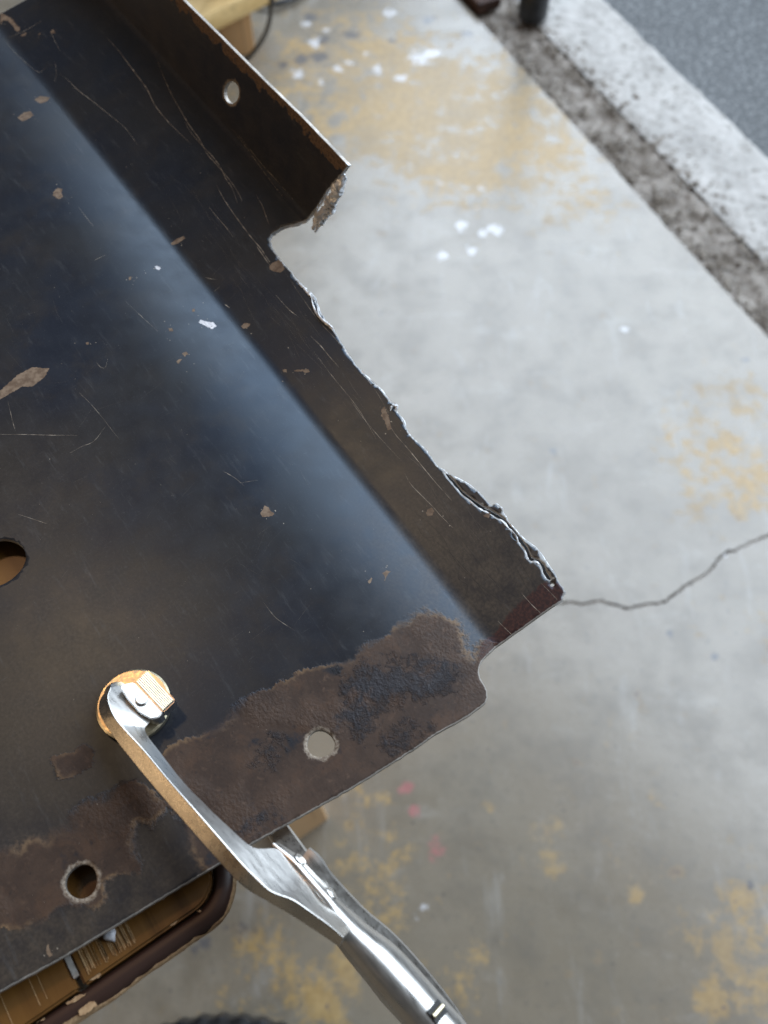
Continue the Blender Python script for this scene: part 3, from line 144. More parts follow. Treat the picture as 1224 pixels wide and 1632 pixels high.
def disc(c, r, h, n=40, bev=.15, axis=None):       # bevelled short cylinder standing on c
    rings = []
    for rr, zz in ((r, 0), (r, h*(1-bev)), (r-h*bev, h), (r*.02, h)):
        rings.append([Vector((rr*math.cos(2*math.pi*j/n), rr*math.sin(2*math.pi*j/n), zz)) for j in range(n)])
    v, f = loft(rings)
    if axis is not None:
        q = Vector((0, 0, 1)).rotation_difference(Vector(axis)); v = [q @ p for p in v]
    return [p + Vector(c) for p in v], f
def box_bm(bm, c, ax, ay, az, hx, hy, hz, bev=0):
    vs = [bm.verts.new(Vector(c)+ax*x*hx+ay*y*hy+az*z*hz) for z in (-1,1) for y in (-1,1) for x in (-1,1)]
    fs = [bm.faces.new([vs[i] for i in q]) for q in ((0,2,3,1),(4,5,7,6),(0,1,5,4),(2,6,7,3),(0,4,6,2),(1,3,7,5))]
    if bev:
        es = {e for f in fs for e in f.edges}
        bmesh.ops.bevel(bm, geom=list(es), offset=bev, segments=2, affect='EDGES', profile=.5)
    return bm

# ------------------------------------------------------------------ shader helper
class T:
    def __init__(s, name):
        s.m = bpy.data.materials.new(name); s.m.use_nodes = True; s.t = s.m.node_tree; s.t.nodes.clear()
        s.out = s.t.nodes.new('ShaderNodeOutputMaterial'); s.b = s.t.nodes.new('ShaderNodeBsdfPrincipled')
        s.t.links.new(s.b.outputs[0], s.out.inputs[0])
    def set(s, node, key, val):
        i = node.inputs[key]
        if hasattr(val, 'is_output') or isinstance(val, bpy.types.NodeSocket): s.t.links.new(val, i)
        else: i.default_value = (*val, 1) if (isinstance(val, tuple) and len(val) == 3 and i.type == 'RGBA') else val
    def n(s, typ, ins={}, **props):
        nd = s.t.nodes.new('ShaderNode' + typ)
        for k, v in props.items(): setattr(nd, k, v)
        for k, v in ins.items(): s.set(nd, k, v)
        return nd
    def attr(s, name, vec=False):
        a = s.n('Attribute', attribute_name=name); return a.outputs['Vector' if vec else 'Fac']
    def obj(s): return s.n('TexCoord').outputs['Object']
    def math(s, op, a, b=0., c=0., clamp=False):
        nd = s.n('Math', {0: a, 1: b, 2: c}, operation=op); nd.use_clamp = clamp; return nd.outputs[0]
    def noise(s, vec, scale, det=4, rough=.55, dist=0.):
        return s.n('TexNoise', {'Vector': vec, 'Scale': scale, 'Detail': det, 'Roughness': rough, 'Distortion': dist}).outputs['Fac']
    def vor(s, vec, scale, feature='F1', rnd=1.):
        return s.n('TexVoronoi', {'Vector': vec, 'Scale': scale, 'Randomness': rnd}, feature=feature).outputs['Distance']
    def map(s, vec, scale=(1,1,1), rot=(0,0,0), loc=(0,0,0)):
        return s.n('Mapping', {'Vector': vec, 'Scale': scale, 'Rotation': rot, 'Location': loc}).outputs[0]
    def rng(s, v, a, b, c=0., d=1.):
        nd = s.n('MapRange', {'Value': v, 'From Min': a, 'From Max': b, 'To Min': c, 'To Max': d}); nd.interpolation_type = 'SMOOTHSTEP'; return nd.outputs[0]
    def mix(s, f, a, b, mode='MIX'):
        nd = s.n('Mix', data_type='RGBA', blend_type=mode); s.set(nd, 0, f)
        for key, val in ((6, a), (7, b)): s.set(nd, key, val)
        return nd.outputs[2]
    def mixf(s, f, a, b):
        nd = s.n('Mix', data_type='FLOAT'); s.set(nd, 0, f); s.set(nd, 2, a); s.set(nd, 3, b); return nd.outputs[0]
    def bump(s, h, strength, dist, prev=None):
        ins = {'Height': h, 'Strength': strength, 'Distance': dist}
        if prev is not None: ins['Normal'] = prev
        return s.n('Bump', ins).outputs[0]
    def done(s, col, rough=.5, metal=0., normal=None, spec=.5, **kw):
        s.set(s.b, 'Base Color', col); s.set(s.b, 'Roughness', rough); s.set(s.b, 'Metallic', metal); s.set(s.b, 'Specular IOR Level', spec)
        if normal is not None: s.set(s.b, 'Normal', normal)
        for k, v in kw.items(): s.set(s.b, k, v)
        return s.m

def mat_plate():
    t = T('painted_steel'); v = t.attr('lq', True)
    sp = t.n('SeparateXYZ', {0: v}); q = sp.outputs[1]
    big = t.noise(v, .018, 3); mid = t.noise(v, .11, 5, .6); fine = t.noise(v, .9, 5, .65); grain = t.noise(v, 4.5, 2, .6)
    # paint
    col = t.mix(t.rng(big, .35, .68), (.0135, .0155, .023), (.022, .0205, .0205))
    col = t.mix(t.rng(fine, .58, .80), col, (.045, .047, .052))
    col = t.mix(t.math('MULTIPLY', t.rng(t.noise(v, .045, 5, .7), .48, .7), .6), col, (.030, .025, .022))
    col = t.mix(t.math('MULTIPLY', t.rng(grain, .66, .76), .6), col, (.15, .16, .175))
    # brown haze: rust film plus warm lamp reflection painted into the colour
    hz = t.math('MULTIPLY', t.attr('haze'), t.rng(mid, .25, .7, .35, 1.))
    col = t.mix(hz, col, t.mix(t.rng(fine, .35, .65), (.050, .039, .029), (.078, .060, .044)))
    # grey scuffs
    scuff = t.noise(t.map(v, (.5, 3., 1), (0, 0, .5)), .12, 6, .75)
    col = t.mix(t.math('MULTIPLY', t.rng(scuff, .54, .8), .5), col, (.09, .092, .095))
    sc2 = t.noise(t.map(v, (4.5, .22, 1), (0, 0, 1.05)), .55, 4, .7)
    col = t.mix(t.math('MULTIPLY', t.rng(sc2, .64, .74), .4), col, (.10, .10, .10))
    # rust with an eaten edge
    wob = t.math('MULTIPLY_ADD', mid, 9., -4.5); wob = t.math('MULTIPLY_ADD', fine, 3.2, t.math('ADD', wob, -1.6))
    d = t.math('ADD', t.attr('rust'), wob); sw = t.rng(t.noise(v, .03, 3), .38, .62, .25, 2.2); r = t.rng(t.math('DIVIDE', d, sw), -1., 1.)
    rc = t.mix(t.rng(t.noise(v, .07, 5, .65), .35, .65), (.040, .026, .020), (.066, .042, .030))
    rc = t.mix(t.rng(t.noise(v, .35, 4, .7, .6), .55, .75), rc, (.095, .060, .042))
    rc = t.mix(t.rng(t.noise(v, .055, 4, .6, .0), .60, .68), rc, (.016, .017, .022))
    bl = t.rng(t.math('ADD', t.attr('blue'), t.math('MULTIPLY_ADD', t.noise(v, .22, 6, .78), 30., -15.)), -4., 4.)
    rc = t.mix(t.math('MULTIPLY', bl, .8), rc, (.020, .024, .032))
    rc = t.mix(t.math('MULTIPLY', t.rng(t.noise(v, .09, 6, .7, .5), .50, .66), .8), rc, (.074, .043, .028))
    rc = t.mix(t.math('MULTIPLY', t.rng(t.noise(v, .6, 5, .75), .55, .72), .7), rc, (.018, .015, .015))
    rimn = t.rng(t.noise(v, .05, 3), .40, .62)
    rim = t.math('MULTIPLY', t.math('MULTIPLY', t.rng(d, 1.9, .2), t.rng(t.noise(v, .45, 3), .3, .6)), rimn)
    rc = t.mix(t.math('MULTIPLY', rim, t.math('ADD', t.math('MULTIPLY', t.attr('haze'), .6), .55), clamp=True), rc, (.22, .14, .075))
    col = t.mix(r, col, rc)
    # red oxide corner
    red = t.rng(t.math('ADD', t.attr('red'), t.math('MULTIPLY', wob, .6)), -.6, .6)
    col = t.mix(red, col, t.mix(t.rng(fine, .4, .65), (.030, .011, .007), (.062, .023, .014)))
    # bare, pale worn ring round the holes and a ragged rusty strip below the flange's rim
    ring = t.rng(t.math('ADD', t.attr('hole'), t.math('MULTIPLY_ADD', t.noise(v, .45, 4, .65), 4., -2.)), 1.5, .7)
    col = t.mix(ring, col, t.mix(t.rng(fine, .35, .65), (.12, .085, .06), (.34, .29, .23)))
    edge = t.rng(t.math('ADD', t.attr('rim'), t.math('MULTIPLY_ADD', t.noise(v, .16, 5, .6), 14., -7.)), 4.6, 3.4)
    col = t.mix(t.math('MULTIPLY', edge, .9), col, t.mix(t.rng(fine, .35, .6), (.075, .042, .020), (.17, .10, .05)))
    wear = t.rng(t.math('ADD', t.attr('cut'), t.math('MULTIPLY_ADD', fine, .7, -.35)), .5, .2)
    col = t.mix(t.math('MULTIPLY', wear, .65), col, (.42, .40, .36))
    rough = t.mixf(r, t.rng(mid, .2, .8, .27, .38), t.rng(fine, .3, .7, .55, .75)); rough = t.mixf(ring, rough, .6); rough = t.mixf(red, rough, .45)
    rough = t.mixf(edge, rough, .7)
    # relief
    brush = t.noise(t.map(v, (.35, 4.5, 1), (0, 0, .9)), 1.1, 3, .6)
    h = t.math('MULTIPLY_ADD', grain, .30, t.math('MULTIPLY', brush, .22))
    nb = t.bump(h, .22, .00012)
    flake = t.math('MULTIPLY_ADD', t.noise(v, 1.0, 3, .55), 1.0, t.math('MULTIPLY', t.noise(v, .30, 3, .6), .9))
    flake = t.math('MULTIPLY', flake, t.math('MULTIPLY', r, t.math('MAXIMUM', t.rng(t.noise(v, .035, 2), .46, .62, .12, .75), t.math('MULTIPLY', bl, 1.1))))
    nb = t.bump(t.math('ADD', flake, t.math('MULTIPLY', r, .05)), .75, .00060, nb)
    nb = t.bump(ring, .5, -.0003, nb)
    return t.done(col, rough, 0., nb, t.mixf(r, .44, .30), **{'Specular Tint': t.mix(r, (.55, .76, 1.0, 1), (1., .96, .93, 1))})
def mat_steel(name, col, rough, lo=.75, scale=900, bumpd=.00004, stretch=(1, 1, 1), metal=1., rot=(0, 0, 0)):
    t = T(name); v = t.obj(); n1 = t.noise(t.map(t.map(v, (1, 1, 1), rot), stretch), scale, 4, .65); n2 = t.noise(v, scale*.12, 4, .6)
    c = t.mix(t.rng(n2, .3, .75), tuple(x*lo for x in col), col)
    return t.done(c, t.rng(n1, .2, .8, rough*.75, rough*1.35), metal, t.bump(n1, .5, bumpd), .5)
def mat_simple(name, c0, c1, rough, scale, metal=0., bumpd=0., det=5, spec=.5, lo=.35, hi=.65):
    t = T(name); v = t.obj(); n1 = t.noise(v, scale, det, .62)
    return t.done(t.mix(t.rng(n1, lo, hi), c0, c1), rough, metal, t.bump(n1, .6, bumpd) if bumpd else None, spec)
def mat_wood(name, dark, light, axis_rot, rough=.45, scale=1., coat=0.):
    t = T(name); v = t.map(t.obj(), (1, 1, 1), axis_rot)
    st = t.map(v, (260*scale, 9*scale, 260*scale))
    g = t.noise(st, 1., 5, .6, .4); g2 = t.noise(t.map(v, (38*scale, 3*scale, 38*scale)), 1., 4, .6, .8)
    c = t.mix(t.rng(g2, .3, .7), dark, light)
    c = t.mix(t.math('MULTIPLY', t.rng(g, .5, .72), .55), c, tuple(x*.45 for x in dark))
    return t.done(c, rough, 0., t.bump(g, .4, .0002), .5, **({'Coat Weight': coat, 'Coat Roughness': .18} if coat else {}))

def mat_floor():
    t = T('worn_concrete'); v = t.obj()
    a = t.noise(v, 2.2, 5, .6); b = t.noise(v, 14, 6, .65); c = t.noise(v, 90, 4, .6); e = t.noise(v, 34, 5, .7)
    col = t.mix(t.rng(a, .3, .7), (.200, .168, .122), (.275, .240, .190))
    col = t.mix(t.math('MULTIPLY', t.rng(b, .42, .68), .6), col, (.135, .115, .086))
    col = t.mix(t.math('MULTIPLY', t.rng(t.noise(v, 4.5, 6, .68, .4), .46, .68), .55), col, (.150, .122, .084))
    col = t.mix(t.math('MULTIPLY', t.rng(t.noise(t.map(v, (1, 2.2, 1), (0, 0, .5)), 7, 5, .7), .55, .75), .45), col, (.36, .34, .305))
    col = t.mix(t.math('MULTIPLY', t.rng(c, .55, .75), .45), col, (.12, .11, .095))
    pore = t.vor(v, 38); col = t.mix(t.math('MULTIPLY', t.rng(pore, .10, .05), .55), col, (.07, .065, .06))
    smear = t.noise(t.map(v, (1, .25, 1), (0, 0, .9)), 26, 5, .7, .6); col = t.mix(t.math('MULTIPLY', t.rng(smear, .55, .72), .4), col, (.36, .35, .33))
    e2 = t.noise(v, 40, 8, .78)
    tn = t.math('MULTIPLY_ADD', e2, 1.3, t.math('MULTIPLY_ADD', e, .9, t.math('MULTIPLY_ADD', b, .9, -.55)))         # ~1.0 mean
    y = t.rng(t.math('ADD', t.attr('yellow'), t.math('MULTIPLY', t.math('ADD', tn, -1.0), 2.0)), .34, .92)
    col = t.mix(t.math('MULTIPLY', y, t.rng(t.noise(v, 6, 4, .6), .3, .65, .55, .95)), col, t.mix(t.rng(c, .3, .7), (.33, .215, .080), (.44, .30, .125)))
    rd = t.rng(t.math('ADD', t.attr('red'), t.math('MULTIPLY', t.math('ADD', tn, -1.0), 1.4)), .38, .75)
    col = t.mix(t.math('MULTIPLY', rd, .75), col, (.42, .16, .16))
    dk = t.rng(t.math('ADD', t.attr('dark'), t.math('MULTIPLY', t.math('ADD', tn, -1.0), 1.6)), .40, .62)
    col = t.mix(t.math('MULTIPLY', dk, .8), col, (.075, .08, .095))
    wh = t.rng(t.math('ADD', t.attr('white'), t.math('MULTIPLY_ADD', t.noise(v, 62, 5, .7), 2.8, -1.4)), .52, .80)
    col = t.mix(t.math('MULTIPLY', wh, .85), col, (.60, .60, .62))
    rough = t.mixf(y, t.rng(b, .3, .7, .22, .36), .42)
    return t.done(col, rough, 0., t.bump(t.math('MULTIPLY_ADD', c, .5, b), .35, .0012), .5, **{'Coat Weight': t.mixf(t.math('MAXIMUM', y, rd), t.rng(a, .3, .7, .85, .65), .28), 'Coat Roughness': .25, 'Coat IOR': 1.5})

M = dict(plate=mat_plate(),
    cut=mat_steel('torn_bright_steel', (.80, .82, .84), .36, .62, 1400, .00012, metal=.2),
    cutdull=mat_steel('worn_edge_steel', (.50, .46, .41), .48, .40, 900, .0001, metal=.5),
    chip=mat_simple('bare_rusty_chip', (.11, .068, .040), (.21, .148, .098), .7, 420),
    chipw=mat_simple('white_paint_fleck', (.55, .55, .58), (.75, .75, .78), .6, 900),
    scratch=mat_simple('bare_scratch', (.12, .10, .078), (.42, .37, .30), .5, 220),
    hair=mat_simple('fine_scratch', (.05, .045, .04), (.14, .125, .11), .5, 220),
    dscr=mat_simple('dark_score', (.008, .007, .006), (.016, .014, .012), .6, 300),
    clamp=mat_steel('nickel_plated_steel', (.70, .68, .645), .31, .86, 900, .000012, (1, .10, 1), 1., (0, 0, -.7)),
    clampside=mat_steel('brushed_plated_steel', (.80, .74, .64), .26, .70, 420, .00010, (1, 1, 1)),
    gold=mat_steel('lamp_tinted_steel', (.80, .71, .50), .34, .72, 700, .00006),  # plated steel with the warm lamp reflection put into its base colour
    dark=mat_simple('recess_shade', (.003, .003, .003), (.006, .006, .006), .6, 200),  # near-black colour standing in for shade inside openings
    amber=mat_wood('amber_varnished_wood', (.105, .045, .010), (.18, .085, .020), (0, 0, -math.atan2(-FL_.x, FL_.y)), .33, 1., .35),
    brown=mat_wood('dark_brown_wood', (.030, .014, .010), (.055, .027, .018), (0, 0, -math.atan2(-FN.x, FN.y)), .45),
    rawchip=mat_simple('raw_wood_chip', (.30, .18, .09), (.46, .31, .17), .75, 700),
    pine=mat_wood('pine', (.60, .36, .17), (.70, .46, .25), (math.pi/2, 0, 0), .55, .45),
    pine2=mat_wood('pale_pine', (.62, .42, .17), (.74, .55, .27), (0, 0, .3), .5, .4),
    rubber=mat_simple('black_rubber', (.008, .009, .011), (.02, .022, .026), .33, 60, bumpd=.001),
    cable=mat_simple('black_cable', (.012, .012, .014), (.02, .02, .022), .4, 300),
    rusty=mat_simple('rusty_iron', (.03, .012, .008), (.075, .035, .022), .7, 60),
    floor=mat_floor())
def mat_gutter():
    t = T('dirty_joint'); v = t.obj(); a = t.noise(v, 22, 6, .7, .3); b = t.noise(v, 110, 4, .65); f = t.vor(v, 85)
    col = t.mix(t.rng(a, .34, .64), (.080, .062, .045), (.34, .305, .27)); col = t.mix(t.rng(b, .52, .70), col, (.16, .13, .10))
    col = t.mix(t.rng(f, .30, .12), col, (.30, .28, .255))
    return t.done(col, .75, 0., t.bump(a, .6, .004), .3)
def mat_apron():
    t = T('pitted_concrete'); v = t.obj(); a = t.noise(v, 9, 5, .65); b = t.noise(v, 75, 5, .7); f = t.vor(v, 60)
    col = t.mix(t.rng(a, .3, .7), (.36, .345, .325), (.52, .50, .475)); col = t.mix(t.rng(b, .53, .68), col, (.15, .135, .11))
    col = t.mix(t.math('MULTIPLY', t.rng(f, .2, .05), .6), col, (.13, .12, .11))
    return t.done(col, .8, 0., t.bump(b, -.6, .003), .3)
def mat_asphalt():
    t = T('asphalt'); v = t.obj(); a = t.noise(v, 5, 4, .6); b = t.noise(v, 95, 4, .75); f = t.vor(v, 105)
    col = t.mix(t.rng(f, .1, .5), (.235, .245, .25), (.075, .08, .083)); col = t.mix(t.rng(b, .58, .72), col, (.40, .41, .41)); col = t.mix(t.math('MULTIPLY', t.rng(a, .4, .7), .3), col, (.05, .053, .055))
    return t.done(col, .55, 0., t.bump(f, .7, -.004), .5)
M['gutter'], M['apron'], M['asphalt'] = mat_gutter(), mat_apron(), mat_asphalt()

# ------------------------------------------------------------------ 2-D polygon tools
def inside(P, poly):
    x, y = P[:, 0], P[:, 1]; r = np.zeros(len(P), bool); n = len(poly)
    for i in range(n):
        x1, y1 = poly[i]; x2, y2 = poly[(i+1) % n]
        c = ((y1 > y) != (y2 > y))
        if c.any():
            with np.errstate(divide='ignore', invalid='ignore'): r ^= c & (x < (x2-x1)*(y-y1)/(y2-y1) + x1)
    return r
def segdist(P, poly, closed=True):
    d = np.full(len(P), 1e9); n = len(poly)
    for i in range(n if closed else n-1):
        a = np.array(poly[i]); b = np.array(poly[(i+1) % n]); ab = b-a; L2 = max(ab @ ab, 1e-12)
        tt = np.clip(((P-a) @ ab)/L2, 0, 1); e = P-a-tt[:, None]*ab
        d = np.minimum(d, (e*e).sum(1))
    return np.sqrt(d)
def sdf(P, polys):
    o = np.full(len(P), -1e9)
    for pl in polys:
        d = segdist(P, pl); o = np.maximum(o, np.where(inside(P, pl), d, -d))
    return np.clip(o, -40, 40)
def cdt(loops, pts, keep_fn, eps=1e-6):
    V = []; E = []
    for lp in loops:
        b = len(V); V += [Vector(p) for p in lp]; E += [(b+i, b+(i+1) % len(lp)) for i in range(len(lp))]
    V += [Vector(p) for p in pts]
    r = delaunay_2d_cdt(V, E, [], 0, eps)
    P = np.array([(p.x, p.y) for p in r[0]]); F = np.array([f for f in r[2] if len(f) == 3])
    k = keep_fn(P[F].mean(1)); F = F[k]
    used = np.unique(F); m = np.full(len(P), -1); m[used] = np.arange(len(used))
    P = P[used]; F = m[F]
    a, b, c = P[F[:, 0]], P[F[:, 1]], P[F[:, 2]]
    neg = ((b[:, 0]-a[:, 0])*(c[:, 1]-a[:, 1])-(b[:, 1]-a[:, 1])*(c[:, 0]-a[:, 0])) < 0
    F[neg] = F[neg][:, ::-1]
    ok = np.abs((b[:, 0]-a[:, 0])*(c[:, 1]-a[:, 1])-(b[:, 1]-a[:, 1])*(c[:, 0]-a[:, 0])) > 1e-12
    return P, F[ok]
def bmesh_np(name, V, F):
    me = bpy.data.meshes.new(name); me.vertices.add(len(V)); me.vertices.foreach_set('co', V.astype(np.float32).ravel())
    me.loops.add(F.size); me.loops.foreach_set('vertex_index', F.astype(np.int32).ravel())
    me.polygons.add(len(F)); me.polygons.foreach_set('loop_start', np.arange(0, F.size, 3, dtype=np.int32))
    me.polygons.foreach_set('use_smooth', np.ones(len(F), bool)); me.update(calc_edges=True); return me
def fattr(me, name, vals):
    a = me.attributes.new(name, 'FLOAT', 'POINT'); a.data.foreach_set('value', np.asarray(vals, np.float32))

# ------------------------------------------------------------------ SETTING: floor, joint, apron, asphalt
SP = Vector((.189, 1.874)); SD = Vector((.447, -.8945)).normalized(); SN = Vector((-SD.y, SD.x))
if SN.x < 0: SN = -SN
def sill(a, b, z): p = SP + SD*a + SN*b; return (p.x, p.y, z)
def blobs(P, lst):
    o = np.zeros(len(P))
    for x, y, r, wgt in lst:
        d2 = ((P[:, 0]-x)**2+(P[:, 1]-y)**2)/(r*r)
        o = np.maximum(o, wgt*np.exp(-d2*.9)) if wgt >= .8 else o + (1-o)*wgt*np.exp(-d2*.7)
    return o
edge = []
for i in range(0, 330):
    a = -.9 + i*.009; j = .0022*mnoise.noise(Vector((a*40, 0, 3)))+.004*mnoise.noise(Vector((a*9, 5, 3)))
    edge.append(sill(a, j, 0)[:2])
slab = [(-4, -4), (edge[-1][0]+.02, -4)] + edge[::-1] + [(-4, edge[0][1])]
cr = smooth_path([(*p, 0) for p in CRACK], 5)
cl, crt = [], []
for i, p in enumerate(cr):
    d = (cr[min(i+1, len(cr)-1)]-cr[max(i-1, 0)]).normalized(); nn = Vector((-d.y, d.x, 0))
    wd = .0019*(1+.9*mnoise.noise(Vector((i*.9, 0, 0)))); p = p + nn*(.0030*mnoise.noise(Vector((i*.6, 3, 0)))+.0012*mnoise.noise(Vector((i*1.9, 8, 0))))
    cl.append(p+nn*wd); crt.append(p-nn*wd)
slot2 = [(p.x, p.y) for p in cl] + [(p.x, p.y) for p in crt[::-1]]
gx, gy = np.meshgrid(np.arange(-.75, 1.05, .0070), np.arange(-.15, 2.25, .0070))
G = np.stack([gx.ravel(), gy.ravel()], 1) + rng.uniform(-.002, .002, (gx.size, 2))
side = (G[:, 0]-SP.x)*SN.x+(G[:, 1]-SP.y)*SN.y
G = G[(side < -.012) & ~inside(G, slot2)]
P, F_ = cdt([slab, slot2], G.tolist(), lambda c: inside(c, slab) & ~inside(c, slot2))
nb = len(P)
me = bmesh_np('floor', np.c_[P, np.zeros(nb)], F_)
for nm, ls_ in (('yellow', YEL), ('white', WHT), ('red', RED2), ('dark', DRK)): fattr(me, nm, blobs(P, ls_))
floor = tag(link('floor', me, M['floor']), kind='structure')
# slab's broken edge face, and the crack's walls
v = []; f = []
for i, p in enumerate(edge): v += [(p[0], p[1], 0), (p[0]+SN.x*.002, p[1]+SN.y*.002, -.02)]
for i in range(len(edge)-1): f.append((2*i, 2*i+1, 2*i+3, 2*i+2))
link('slab_edge', mesh('slab_edge', v, f), M['gutter'], floor)
v = []; f = []
for a, b in zip(cl, crt): v += [a, (a+b)/2+Vector((0, 0, -.006)), b]
for i in range(len(cl)-1):
    for j in (0, 1): f.append((3*i+j, 3*i+j+1, 3*i+4+j, 3*i+3+j))
link('crack', mesh('crack', v, f), M['gutter'], floor)
def strip(name, a0, a1, b0, b1, st, zf, mat):
    A = np.arange(a0, a1+st, st); Bv = np.linspace(b0, b1, max(2, int((b1-b0)/st)+1)); v = []; nB = len(Bv)
    for a in A:
        for b in Bv: v.append(sill(a, b, zf(a, b)))
    f = [(i*nB+j, (i+1)*nB+j, (i+1)*nB+j+1, i*nB+j+1) for i in range(len(A)-1) for j in range(nB-1)]
    return tag(link(name, mesh(name, v, f), mat), kind='structure')
fr = lambda a, b, s, o: mnoise.fractal(Vector((a*s, b*s, o)), .8, 2.1, 4)
strip('gutter', -.5, 1.6, -.006, .135, .0045, lambda a, b: -.010+.007*fr(a, b, 38, 0)-.004*math.sin(math.pi*min(max(b, 0), .13)/.13), M['gutter'])
strip('apron', -.5, 1.6, .108, .282, .0045, lambda a, b: -.0055+.0032*fr(a, b, 55, 4)-.03*max(0, .128+.008*fr(a, 0, 12, 2)-b)*6-.02*max(0, b-.268-.005*fr(a, 0, 16, 7))*20, M['apron'])
strip('asphalt', -.5, 1.4, .262, 1.1, .0065, lambda a, b: -.013+.0026*fr(a, b, 90, 9), M['asphalt'])
bm = bmesh.new()
for i in range(1100):
    a = random.uniform(-.1, 1.3); b = random.choice([random.gauss(.05, .035), random.gauss(.02, .012), random.gauss(.12, .02)])
    if not .006 < b < .16: continue
    r = random.uniform(.0012, .0052)*(1.3 if random.random() < .1 else 1)
    g = bmesh.ops.create_icosphere(bm, subdivisions=1, radius=r)
    mt = Matrix.Translation(sill(a, b, -.008+r*.4)) @ Matrix.Rotation(random.random()*6, 4, 'Z') @ Matrix.Diagonal((1, random.uniform(.6, 1), random.uniform(.5, .8), 1))
    bmesh.ops.transform(bm, matrix=mt, verts=g['verts'])
tag(link('gravel', from_bm('gravel', bm, True), mat_simple('grit', (.10, .075, .05), (.42, .38, .33), .8, 55)), 'loose grit lying in the dirty floor joint', 'gravel', 'stuff')

# ------------------------------------------------------------------ WOODEN BENCH under the plate
zb = ZP-.007
o1, o2 = Vector(BAND_OUT[1][:2]), Vector(BAND_OUT[5][:2]); bN = (o2-o1).normalized(); bL = Vector((-bN.y, bN.x))
bs = max(Vector(p[:2]).dot(bN) for p in BAND_OUT)+.0004; bl = sum(Vector(p[:2]).dot(bL) for p in BAND_OUT[1:6])/5
bi = sum(Vector(p[:2]).dot(bL) for p in BAND_IN[1:6])/5; bw = bi-bl
def bp_(l, s, z): p = bL*(bl+l)+bN*(bs+s); return Vector((p.x, p.y, z))      # l inwards from the near edge, s<0 inwards from the right edge
def b_ls(p): d = Vector(p[:2]); return d.dot(bL)-bl, d.dot(bN)-bs
bench = empty('wooden_bench', bp_(.3, -.2, 0))
tag(bench, 'amber varnished slatted wooden bench with dark chipped edge under the steel panel', 'bench')
sj = b_ls(JOINT[0])[1]; RC = .016; BL3 = Vector((bL.x, bL.y, 0)); BN3 = Vector((bN.x, bN.y, 0))
def board(sa, sb, rnd):
    g = bw-.0003; ri = RC-g if RC > g+.002 else .002
    pts = [(.62, sa), (g, sa)]
    if rnd: pts += [(g+ri-ri*math.cos(a), sb-ri+ri*math.sin(a)) for a in [math.pi/2*i/8 for i in range(9)]]
    else: pts += [(g, sb)]
    pts += [(.62, sb)]
    dz = random.uniform(-.0004, 0); bm = bmesh.new(); f = bm.faces.new([bm.verts.new(bp_(l, s, zb+dz)) for l, s in pts])
    bm.normal_update()
    if f.normal.z < 0: f.normal_flip()
    r_ = bmesh.ops.extrude_face_region(bm, geom=[f])
    for q_ in r_['geom']:
        if isinstance(q_, bmesh.types.BMVert): q_.co.z -= .024
    bmesh.ops.recalc_face_normals(bm, faces=bm.faces); bmesh.ops.bevel(bm, geom=bm.edges[:], offset=.0007, segments=2, affect='EDGES')
    link('board', sharp(local(bench, from_bm('board', bm, True)), 40), M['amber'], bench)
board(sj+.0008, -bw+.0003, True)
s1 = sj-.0008
while s1 > -.42: board(s1-.0615, s1, False); s1 -= .0630
bm = bmesh.new(); box_bm(bm, bp_(.31, sj, zb-.0022), BN3, BL3, Vector((0, 0, 1)), .00075, .30, .002)
link('joint_filler', local(bench, from_bm('filler', bm)), mat_simple('grey_filler', (.20, .18, .16), (.34, .32, .29), .8, 400), bench)
# scored saw lines across the boards' near ends
v = []; f = []
for k in range(46):
    s_ = random.choice([random.uniform(sj+.003, sj+.018)]*3+[random.uniform(-.16, -.02)]); l0_ = bw+.0012+random.uniform(0, .0015); l1_ = l0_+random.uniform(.010, .020); wd = random.uniform(.00005, .00016); sk = random.gauss(0, .00008); b = len(v)
    v += [bp_(l0_, s_-wd, zb+.00006), bp_(l0_, s_+wd, zb+.00006), bp_(l1_, s_+wd*.4+sk, zb+.00006), bp_(l1_, s_-wd*.4+sk, zb+.00006)]; f.append((b, b+1, b+2, b+3))
o = link('saw_marks', local(bench, mesh('saw_marks', v, f, False)), mat_simple('pale_saw_mark', (.30, .17, .07), (.42, .27, .13), .6, 500), bench); o['kind'] = 'stuff'
